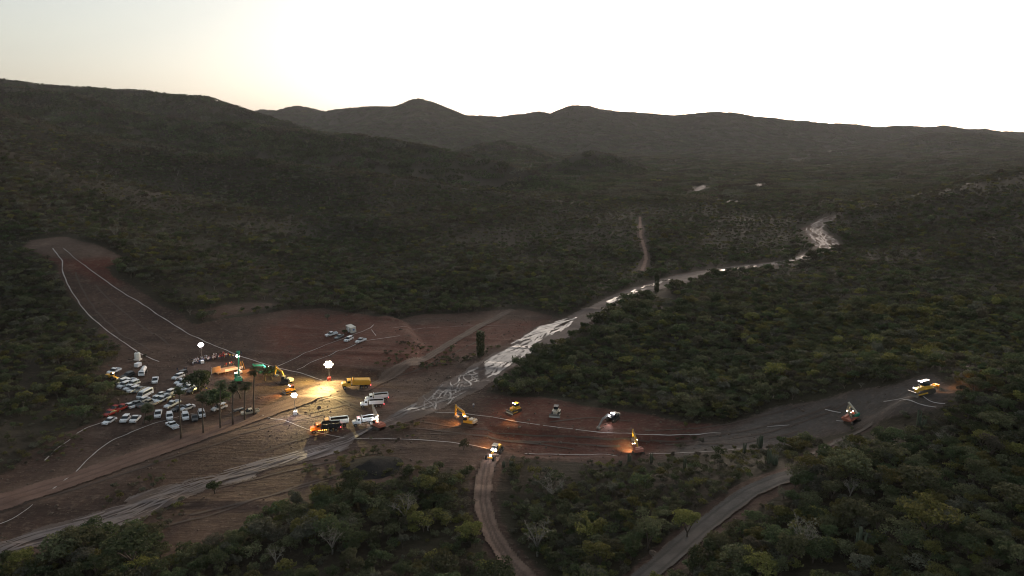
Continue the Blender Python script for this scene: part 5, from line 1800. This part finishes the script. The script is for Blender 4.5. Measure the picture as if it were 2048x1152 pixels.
dump_truck(754, 801, -20, 1.5, 'white ribbed dump truck farther of the parallel pair', P_WHITE, P_WHITE, 1.0, True)
dump_truck(744, 813, -20, 1.5, 'white ribbed dump truck nearer of the parallel pair', P_WHITE, P_WHITE, 1.0, True)
t = dump_truck(651, 862, -20, 2, 'orange-cabbed dump truck with a row of amber lamps and black bed', P_ORANGE, P_DARK, 1.15, True, True)
spot(t, (4.5, 1.5, 2.8), (3.2, .4, 1.4), 260, OR_, 110)
dump_truck(668, 853, -20, 2, 'dump truck with pale bed behind the orange-cabbed one', P_ORANGE, P_CLOTH, 1.15, False)
t = dump_truck(731, 848, -20, 3, 'brightly lit white dump truck being loaded by the tan excavator', P_WHITE, P_WHITE, 1.05, False)
spot(t, (-4, 5.5, 3.4), (-.3, .9, 1.4), 2600, (.92, 1.0, .95), 75)
part('marker_lamp', boxm('marker_lamp', (2.2, .3, 2.8), (.3, .5, .16), G_RED), t)

# yellow wheel loader among the cars
loc, rot = pose(180 + 215 / 5.12, 660 + 500 / 5.12, 12, 2)
t = thing('wheel_loader', 'small yellow wheel loader with one lamp lit at the edge of the car park', 'loader', loc, rot)
mb = MB()
mb.prism([(-2.0, .8), (-2.0, 1.7), (.1, 1.8), (.3, .8)], 1.5)
part('hood', mb.mesh('hood', P_YEL), t)
part('cab', boxm('cab', (.5, 0, 2.0), (1.2, 1.3, 1.6), P_YEL, taper=.85), t)
part('window', boxm('window', (.52, 0, 2.3), (1.16, 1.32, .7), P_GLASS, taper=.9), t)
part('lift_arm', boxm('lift_arm', (1.8, 0, 1.1), (2.2, .9, .25), P_YEL, rot=(0, .25, 0)), t)
part('bucket', boxm('bucket', (3.0, 0, .55), (.8, 2.2, .8), P_STEEL, taper=.7), t)
for wx in (-1.3, 1.2):
    for sy in (-1, 1):
        part('wheel', HUGEWHEEL, t, (wx, sy * .95, .75), (0, 0, 0))
part('headlight', boxm('headlight', (1.2, -.4, 2.85), (.3, .4, .3), G_SOFT), t)
spot(t, (1.6, -.4, 2.7), (6, -2, 0), 350, YW, 90)

# ------------------------------------------------------------------ light towers
def light_tower(u, v, h, label, mat, power, col, face=-90, cone=150, s=1.0, base=P_WHITE, tilt=-35):
    p = hit(u, v)
    t = thing('light_tower', label, 'light tower', (p[0], p[1], p[2] - .05), (0, 0, R(face)), 'mobile light towers')
    part('trailer', boxm('trailer', (0, 0, .85), (2.2, 1.3, 1.1), base, taper=.92), t)
    for sy in (-1, 1):
        part('wheel', WHEEL, t, (0, sy * .78, .36))
        part('outrigger', boxm('outrigger', (.7, sy * 1.1, .2), (.1, 1.2, .1), P_STEEL), t)
    part('drawbar', boxm('drawbar', (1.6, 0, .5), (1.2, .1, .1), P_STEEL), t)
    mb = MB()
    mb.tube([(0, 0, 1.2), (0, 0, h * .5)], [.12, .12], 8)
    mb.tube([(0, 0, h * .5), (0, 0, h + .1)], [.08, .08], 8)
    part('mast', mb.mesh('mast', P_STEEL), t)
    part('crossbar', boxm('crossbar', (0, 0, h), (.12, 2.0 * s, .12), P_STEEL), t)
    for k in range(7):
        g_ = k * math.pi / 3
        sy, sz = (0, 0) if k == 6 else (.86 * s * math.cos(g_), .80 * s * math.sin(g_))
        hm, lm = MB(), MB()
        hm.tube([(-.3, 0, 0), (.12, 0, 0)], [.25 * s, .56 * s], 12)
        lm.tube([(.10, 0, 0), (.16, 0, 0), (.28, 0, 0)], [.56 * s, .56 * s, .3 * s], 12)
        hd = part('lamp_head', hm.mesh('lamp_head', P_STEEL), t, (.12 + .012 * k, sy, h + sz), (0, R(-tilt), 0))
        part('lens', lm.mesh('lens', mat), hd)
    if power:
        spot(t, (.6, 0, h), (.6 + math.cos(R(tilt)), 0, h + math.sin(R(tilt))), power, col, cone, .5, .6)
    return t
light_tower(405, 727, 8.3, 'light tower with white lamps behind the crowd', G_WHITE, 700, (1, .93, .9), -60, 140, .8)
light_tower(659, 761, 6.8, 'brightest light tower with yellow glare and red base by the chalk line', G_WARM, 12000, (1.0, .76, .28), -80, 155, 1.25, P_RED, -30)
spot(bpy.data.objects['light_tower.001'], (.6, 0, 6.8), (-2, -22, 0), 32000, (1.0, .76, .20), 80, .9, .6)
spot(bpy.data.objects['light_tower.001'], (.6, 0, 6.8), (17, -4, 0), 62000, (1.0, .74, .30), 75, .9, .6)
light_tower(591, 829, 7.2, 'light tower with white lamps below the small bulldozer', G_WHITE, 1500, (1, .9, .95), -80, 140, .75)
light_tower(479, 748, 7.6, 'light tower with a small white lamp cluster behind the upright green arm', G_WHITE, 1500, (1.0, .7, .4), -100, 120, .55)

# ------------------------------------------------------------------ the stage, its panels and the crowd
loc, rot = pose(452, 741, 24, -5)
t = thing('stage_deck', 'low timber stage lit orange in front of the crowd', 'stage', loc, rot)
for k in range(12):
    part('plank', boxm('plank', (-4.4 + k * .8, 0, .45), (.76, 6.0, .12), P_WOOD), t)
for sx in (-4.4, 0, 4.4):
    for sy in (-2.6, 2.6):
        part('post', boxm('post', (sx, sy, .15), (.15, .15, .7), P_WOOD), t)
spot(t, (1.0, -3.2, 4.0), (1.0, 1.5, 0), 450, OR_, 150)
spot(t, (4.5, -3.4, 4.6), (7.5, -10, 0), 2600, OR_, 110)
t2 = thing('banner', 'long white banner along the front of the lit stage', 'banner', loc + Vector((1.6, -2.6, 0)), rot)
part('panel', boxm('panel', (2.6, -.6, 1.15), (7.4, .08, 1.0), P_CLOTH), t2)
for sx in (-1.0, 2.6, 6.2):
    part('post', boxm('post', (sx, -.5, .8), (.1, .1, 1.7), P_STEEL), t2)
t3 = thing('wooden_screen', 'plywood screen standing at the end of the white banner', 'screen', loc + Vector((-2.6, -3.2, 0)), rot)
for k in range(4):
    part('panel', boxm('panel', (-1.35 + k * .9, 0, 1.4), (.86, .1, 2.4), P_WOOD), t3)
for sx in (-1.8, 1.8):
    part('post', boxm('post', (sx, .12, 1.3), (.12, .12, 2.8), P_CLOTH), t3)
pl_, pr_ = pose(484, 738, 8, 2)
t4 = thing('step_ladder', 'yellow folding frame ladder beside the stage light tower', 'ladder', pl_, pr_)
mb = MB()
for sy in (-.6, .6):
    mb.tube([(-1.0, sy, 0), (0, sy * .7, 3.4)], [.07, .07], 6)
    mb.tube([(1.0, sy, 0), (0, sy * .7, 3.4)], [.07, .07], 6)
part('frame', mb.mesh('frame', P_YEL), t4)
for k in range(6):
    part('rung', boxm('rung', (-1.0 + k * .17, 0, .3 + k * .55), (.08, 1.1, .08), P_YEL), t4)

SKIN = plain('skin', (.30, .17, .11), .6, 0, 0)
HAIR = plain('hair', (.02, .015, .012), .7, 0, 0)
TROU = [plain('dark_trousers', (.03, .035, .05), .9, 0, 0), plain('blue_jeans', (.06, .09, .16), .9, 0, 0), plain('khaki_trousers', (.20, .16, .10), .9, 0, 0)]
SHIRT = {'white': plain('white_shirt', (.70, .70, .72), .9, 0, .05), 'dark': plain('dark_shirt', (.04, .04, .05), .9, 0, 0), 'red': plain('red_shirt', (.45, .05, .05), .9, 0, 0), 'yellow': plain('yellow_vest', (.62, .48, .06), .8, 0, 0), 'blue': plain('blue_shirt', (.12, .18, .36), .9, 0, 0), 'pink': plain('pale_pink_shirt', (.55, .38, .36), .9, 0, 0)}

def person_body(seed):
    """one skinned figure about 1.72 m tall, standing with a little stride and loose arms"""
    g = np.random.default_rng(seed)
    st, ar = g.uniform(.02, .12), g.uniform(.03, .16)
    J = [(0, 0, .93), (0, 0, 1.12), (0, 0, 1.36), (0, .0, 1.46), (.015, 0, 1.53), (.02, 0, 1.63), (.02, 0, 1.71),
         (0, .10, .88), (st, .11, .48), (st - .03, .11, .08), (st + .12, .12, .03),
         (0, -.10, .88), (-st * .4, -.11, .48), (-st - .03, -.11, .08), (-st + .12, -.12, .03),
         (0, .19, 1.38), (-.02, .24, 1.12), (ar, .25, .88), (ar + .04, .245, .78),
         (0, -.19, 1.38), (-.02, -.24, 1.12), (ar * .6, -.25, .88), (ar * .6 + .04, -.245, .78)]
    E = [(0, 1), (1, 2), (2, 3), (3, 4), (4, 5), (5, 6), (0, 7), (7, 8), (8, 9), (9, 10), (0, 11), (11, 12), (12, 13), (13, 14), (2, 15), (15, 16), (16, 17), (17, 18), (2, 19), (19, 20), (20, 21), (21, 22)]
    rad = [.15, .14, .15, .07, .06, .105, .07, .09, .065, .045, .04, .09, .065, .045, .04, .065, .05, .04, .035, .065, .05, .04, .035]
    me = bpy.data.meshes.new('figure')
    me.from_pydata(J, E, [])
    o = bpy.data.objects.new('figure', me)
    COL.objects.link(o)
    md = o.modifiers.new('skin', 'SKIN')
    for q, r_ in zip(me.skin_vertices[0].data, rad):
        q.radius = (r_, r_ * 1.05)
    me.skin_vertices[0].data[0].use_root = True
    o.modifiers.new('smooth', 'SUBSURF').levels = 1
    dg = bpy.context.evaluated_depsgraph_get()
    out = bpy.data.meshes.new_from_object(o.evaluated_get(dg))
    bpy.data.objects.remove(o)
    return out
BODIES = [person_body(s_) for s_ in range(4)]
PEOPLE = {}
def person_mesh(k, shirt, tr):
    key = (k, shirt, tr)
    if key not in PEOPLE:
        me = BODIES[k].copy()
        me.name = 'person'
        me.materials.clear()
        for m in (SKIN, SHIRT[shirt], TROU[tr], HAIR):
            me.materials.append(m)
        for f in me.polygons:
            c = f.center
            f.material_index = 3 if c.z > 1.66 or (c.z > 1.54 and c.x < -.02) or c.z < .07 else 0 if c.z > 1.47 or (c.z < .87 and abs(c.y) > .2 and c.z > .7) else 1 if c.z > .93 or (abs(c.y) > .19 and c.z > .8) else 2
            f.use_smooth = True
        PEOPLE[key] = me
    return PEOPLE[key]
def person(u, v, face, shirt, label, group=None, tr=None, k=None, dz=0.0):
    p = hit(u, v)
    h_ = rng.uniform(.94, 1.06)
    o = thing('person', label, 'person', (p[0], p[1], p[2] - .02 + dz), (0, 0, R(face)), group, person_mesh(int(rng.integers(0, 4)) if k is None else k, shirt, int(rng.integers(0, 3)) if tr is None else tr))
    o.scale = (h_, h_, h_)
    return o
crowd = []
for i in range(104):
    f = rng.random()
    uu = 384 + 66 * f + rng.normal(0, 1.5)
    dv_ = rng.uniform(-4.0, 4.5)
    sh = str(rng.choice(['white', 'dark', 'blue', 'pink'], p=[.46, .38, .10, .06]) if f < .82 else rng.choice(['red', 'dark', 'white'], p=[.6, .25, .15]))
    crowd.append(('front' if dv_ > 1.7 else 'middle' if dv_ > -1.2 else 'back', sh, uu, 726 - 14 * f + dv_))
ORDN = 'first second third fourth fifth sixth seventh eighth ninth tenth eleventh twelfth thirteenth fourteenth fifteenth sixteenth seventeenth eighteenth nineteenth twentieth'.split()
SAY = {'white': 'white-shirted', 'dark': 'dark-clothed', 'red': 'red-shirted', 'blue': 'blue-shirted', 'pink': 'pink-shirted'}
nth = {}
for row, sh, uu, vv in sorted(crowd, key=lambda c_: c_[2]):
    n_ = nth[row, sh] = nth.get((row, sh), -1) + 1
    person(uu, vv, -70 + rng.normal(0, 20), sh, '%s %s person from the car park end, in the crowd\'s %s row' % (ORDN[min(n_, 19)], SAY[sh], row), 'crowd in front of the stage')
for i in range(9):
    sh = ['yellow', 'white', 'red', 'yellow', 'dark', 'yellow', 'white', 'dark', 'red'][i]
    lb = 'person in %s, %s along the row at the chalk line' % ({'yellow': 'a yellow vest', 'white': 'a white shirt', 'red': 'red', 'dark': 'dark clothes'}[sh], ORDN[i])
    person(452 + i * 2.6 + rng.normal(0, .8), 712 + i * .8 + rng.uniform(-2, 2), -90, sh, lb, 'people at the end of the crowd')
for i in range(6):
    sh = ['dark', 'red', 'dark', 'white', 'red', 'dark'][i]
    person(450 + i * 3.4, 736 - i * .8, -100, sh, 'person %s on the stage, %s from the plywood screen' % ({'dark': 'in dark clothes', 'red': 'in red', 'white': 'in white'}[sh], ORDN[i]), 'people on the stage', dz=.55)
person(483, 709, -90, 'dark', 'person in black standing alone uphill beside the chalk line above the crowd')
person(355, 742, -60, 'dark', 'tall person in dark clothes standing apart by the parked suv row')
person(369, 741, -40, 'dark', 'dark-clothed person talking above the suv row, on the car park side', 'two people talking')
person(373, 741, 140, 'dark', 'dark-clothed person talking above the suv row, on the stage side', 'two people talking')
person(413, 782, -60, 'yellow', 'person in a yellow vest standing under the round tree')
person(419, 783, -120, 'dark', 'person in dark clothes next to the yellow vest under the round tree')
person(947, 815, -90, 'white', 'person in a white shirt standing alone above the yellow excavator')
person(774, 806, 180, 'dark', 'person in dark clothes standing behind the pair of white dump trucks')
person(660, 762, -60, 'red', 'person in a red shirt at the foot of the brightest light tower')

# ------------------------------------------------------------------ palms, site trees, vine columns, cacti, gravel heap
def frond(mb, L, droop, a, tilt):
    """a fan palm leaf: stalk and a pleated fan"""
    d = Vector((math.cos(a), math.sin(a), 0))
    s_ = Vector((-math.sin(a), math.cos(a), 0))
    up = math.sin(tilt)
    st = d * L * .45 * math.cos(tilt) + Vector((0, 0, L * .45 * up))
    mb.tube([(0, 0, 0), tuple(st)], [.05, .03], 4, False)
    n = 9
    for k in range(n):
        g = -1.25 + 2.5 * k / (n - 1)
        e = st + (d * math.cos(g) + s_ * math.sin(g)) * L * .6 * math.cos(tilt * .6) + Vector((0, 0, L * .5 * up * .6 - droop * (abs(g) * .25 + .35)))
        w = s_ * .09 * math.cos(g) - d * .09 * math.sin(g)
        m = st.lerp(e, .6)
        mb.quad([st, m + w, e, m - w], .3 + .4 * (k % 2))
def palm_crown(seed, L=2.4):
    g = np.random.default_rng(seed)
    mb = MB()
    for k in range(44):
        frond(mb, L * g.uniform(.8, 1.1), g.uniform(.2, .8), g.uniform(0, 6.28), g.uniform(-.75, 1.25))
    return mb.mesh('palm_crown', LEAF['green'])
def palm_skirt(seed, r=.75, L=1.7):
    g = np.random.default_rng(seed)
    mb = MB()
    for k in range(60):
        a, q = g.uniform(0, 6.28), g.uniform(.2, r)
        z0 = -g.uniform(0, .5)
        p = Vector((q * .4 * math.cos(a), q * .4 * math.sin(a), z0))
        e = Vector((q * math.cos(a + .2), q * math.sin(a + .2), z0 - L * g.uniform(.5, 1)))
        w = Vector((-math.sin(a), math.cos(a), 0)) * .16
        mb.quad([p - w * .4, p + w * .4, e + w, e - w], g.random())
    return mb.mesh('dead_fronds', LEAF['dry'])
PALMC = [palm_crown(1), palm_crown(2), palm_crown(3, 2.0)]
SKIRT = [palm_skirt(1), palm_skirt(2, .6, 1.2)]
PALMS = [((1680, 872), (1685, 415), 'tallest palm at the haul road end of the palm row'), ((1585, 922), (1590, 570), 'second palm from the haul road end of the palm row'), ((1463, 972), (1465, 590), 'third palm in the row, in front of the stage light tower'),
    ((1335, 1008), (1340, 560), 'palm with the lowest foot, beside the white suv'), ((1162, 1055), (1150, 680), 'palm rising over the lower car lot'), ((933, 1112), (915, 615), 'palm standing apart at the chalk line of the lower lot'),
    ((1790, 520), (1785, 405), 'low palm in front of the dark excavator'), ((1862, 505), (1858, 400), 'low palm touching the green excavator'), ((1545, 700), (1440, 560), 'leaning palm behind the palm row'), ((548, 960), (590, 800), 'short palm among the cars of the lower lot')]
for k, ((bx_, by_), (tx_, ty_), lb) in enumerate(PALMS):
    p = hit(180 + bx_ / 5.12, 660 + by_ / 5.12)
    q = atY(180 + tx_ / 5.12, 660 + ty_ / 5.12, p[1])
    h_ = q[2] - p[2]
    lean = float(np.clip(q[0] - p[0], -2.5, 2.5))
    t = thing('palm_tree', lb, 'palm tree', (p[0], p[1], p[2] - .1), (0, 0, 0), 'palms between the cars and the haul road')
    mb = MB()
    mb.tube([(0, 0, -.3), (lean * .15, 0, h_ * .3), (lean * .5, 0, h_ * .65), (lean, 0, h_)], [.34, .25, .21, .18], 8)
    part('trunk', mb.mesh('trunk', BARK, smooth=True), t)
    part('dead_fronds', SKIRT[k % 2], t, (lean, 0, h_ - .1))
    part('crown', PALMC[k % 3], t, (lean, 0, h_), (0, 0, k * 1.3))

for (u, v, s_, kd_, si, lb) in [(403, 794, 2.9, 'green', 3, 'great round dark tree shading the car row beside the stage'), (440, 824, 2.3, 'green', 3, 'dense dark tree between the palms and the cars'), (424, 822, 1.7, 'green', 3, 'lower dark tree leaning on the dense one by the palms'),
    (655, 640, .9, 'grey', 3, 'scraggy bush on the bank beside the site office'), (690, 668, .7, 'olive', 3, 'small bush at the corner of the site office'), (300, 846, .8, 'green', 3, 'dark bush between the lower parked cars'), (238, 806, 1.1, 'olive', 2, 'olive tree hiding the ends of the parked cars'), (214, 795, 1.3, 'green', 0, 'dark tree at the bushy edge of the car park'), (190, 820, 1.3, 'olive', 0, 'wide olive tree beside the red pickups'), (163, 842, 1.2, 'green', 2, 'low green tree below the red pickups'), (928, 900, .75, 'olive', 1, 'solitary small green tree beside the lower chalk line'), (120, 780, 1.2, 'olive', 1, 'olive tree on the rise above the car park'), (232, 772, .8, 'olive', 3, 'small bush above the slanting car row')]:
    p = hit(u, v)
    plant_tree(p[0], p[1], s_, kd_, si, False, int(u * 7 + v), lb, 'trees standing on the work site')

for (u, v, vt, w, lb) in [(961, 711, 664, 1.75, 'broad vine-smothered palm column on the open ground beside the river'), (1313, 584, 546, 1.45, 'slim vine-smothered palm column on the river bank upstream')]:
    p = hit(u, v)
    q = atY(u, vt, p[1])
    h_ = q[2] - p[2]
    t = thing('vine_covered_palm', lb, 'palm tree', (p[0], p[1], p[2] - .2), (0, 0, 0), 'vine columns by the river')
    mb = MB()
    mb.tube([(0, 0, 0), (.1, 0, h_ * .5), (0, .1, h_ * .95)], [.4, .32, .25], 8)
    part('trunk', mb.mesh('trunk', BARK), t)
    g = np.random.default_rng(int(u))
    mb = MB()
    for _ in range(1500):
        zz = g.uniform(0, h_)
        a = g.uniform(0, 6.28)
        rr = w * (1 + .07 * math.sin(zz * 1.7 + 2 * math.sin(a * 2)) - .18 * (zz < h_ * .12)) * g.uniform(.75, 1.05)
        p_ = Vector((rr * math.cos(a), rr * math.sin(a), zz))
        n_ = Vector((math.cos(a) + g.normal() * .5, math.sin(a) + g.normal() * .5, g.normal() * .5 + .3)).normalized()
        a_ = n_.cross(Vector(g.normal(size=3))).normalized() * g.uniform(.18, .4)
        c_ = n_.cross(a_).normalized() * g.uniform(.12, .3)
        mb.quad([p_ - a_, p_ - c_, p_ + a_, p_ + c_], float(np.clip(g.normal(.4, .25), 0, 1)))
    part('vine', mb.mesh('vine', LEAF['green']), t)
    part('crown', PALMC[2], t, (0, 0, h_ - .2))

def cactus_mesh(seed, n, h):
    g = np.random.default_rng(seed)
    mb = MB()
    for k in range(n):
        a, q = 2 * math.pi * k / n + g.uniform(-.4, .4), g.uniform(.3, 1.0) if k else 0
        hh = h * g.uniform(.6, 1.0)
        x_, y_ = q * math.cos(a), q * math.sin(a)
        mb.tube([(x_ * .2, y_ * .2, -.3), (x_, y_, .7), (x_ * 1.08, y_ * 1.08, hh * .97), (x_ * 1.08, y_ * 1.08, hh)], [.17, .19, .17, .06], 8)
    return mb.mesh('cactus', CACT, smooth=True)
CACTI = [cactus_mesh(1, 8, 4.6), cactus_mesh(2, 5, 5.4), cactus_mesh(3, 11, 3.8)]
CSPOT = [(1258, 926, .7, 'on the bank just under the red excavator'), (1302, 926, .7, 'on the bank right beside the red excavator'), (1240, 930, .55, 'a little downhill of the red excavator'), (1520, 896, .95, 'at the top of the ploughed slope edge'), (1538, 928, .9, 'in the yellow green trees under the grey slope'), (1550, 930, .8, 'next to the widest cactus under the grey slope'), (1588, 953, .45, 'at the end of the grey gravel road'), (1370, 938, .7, 'in the scrub below the lower chalk line'),
    (1022, 932, .6, 'behind the grader at the bend of the rutted road'), (1008, 934, .5, 'closest to the grader'), (1834, 852, .9, 'below the chalk marks of the hilltop'), (1846, 856, .8, 'paired with another under the hilltop chalk marks'), (1718, 1100, 1.1, 'in the shade above the grey road bottom'), (1490, 907, .7, 'at the lower corner of the ploughed slope'), (1384, 944, .65, 'beside a twin in the scrub below the lower chalk line')]
for k, (u, v, s_, lb) in enumerate(CSPOT):
    p = hit(u, v)
    o = thing('organ_pipe_cactus', ('many-armed', 'tall few-armed', 'broad squat')[k % 3] + ' organ pipe cactus ' + lb, 'cactus', (p[0], p[1], p[2] - .1), (0, 0, k * .9), 'organ pipe cacti on the near bank', CACTI[k % 3])
    o.scale = (s_, s_, s_)

p = hit(742, 935)
g = np.random.default_rng(4)
mbx = []
Xg, Yg = np.meshgrid(np.linspace(-10, 10, 44), np.linspace(-9, 9, 40))
hh = 2.5 * np.clip(1 - np.hypot(Xg / 9.2, Yg / 8.2) ** 1.5 + .22 * fbm(Xg, Yg, 5, 3, 5), -.12, 1)
m_heap, nt, b = new_mat('dark_gravel')
geo = nt.nodes.new('ShaderNodeNewGeometry').outputs['Position']
n2 = tex(nt, geo, 2.2, 6, .75)
nt.links.new(mixc(nt, n2, (.016, .015, .0145), (.042, .040, .038)), b.inputs['Base Color'])
b.inputs['Roughness'].default_value = .95
b.inputs['Specular IOR Level'].default_value = .05
bump(nt, b, n2, 1.0, .5)
V_ = np.stack([p[0] + Xg, p[1] + Yg, ground(p[0] + Xg, p[1] + Yg) + hh], -1).reshape(-1, 3)
ii = np.arange(Xg.size).reshape(Xg.shape)
o = structure('gravel_mound', grid_mesh('gravel_mound', V_, np.stack([ii[:-1, :-1].ravel(), ii[:-1, 1:].ravel(), ii[1:, 1:].ravel(), ii[1:, :-1].ravel()], 1), m_heap))
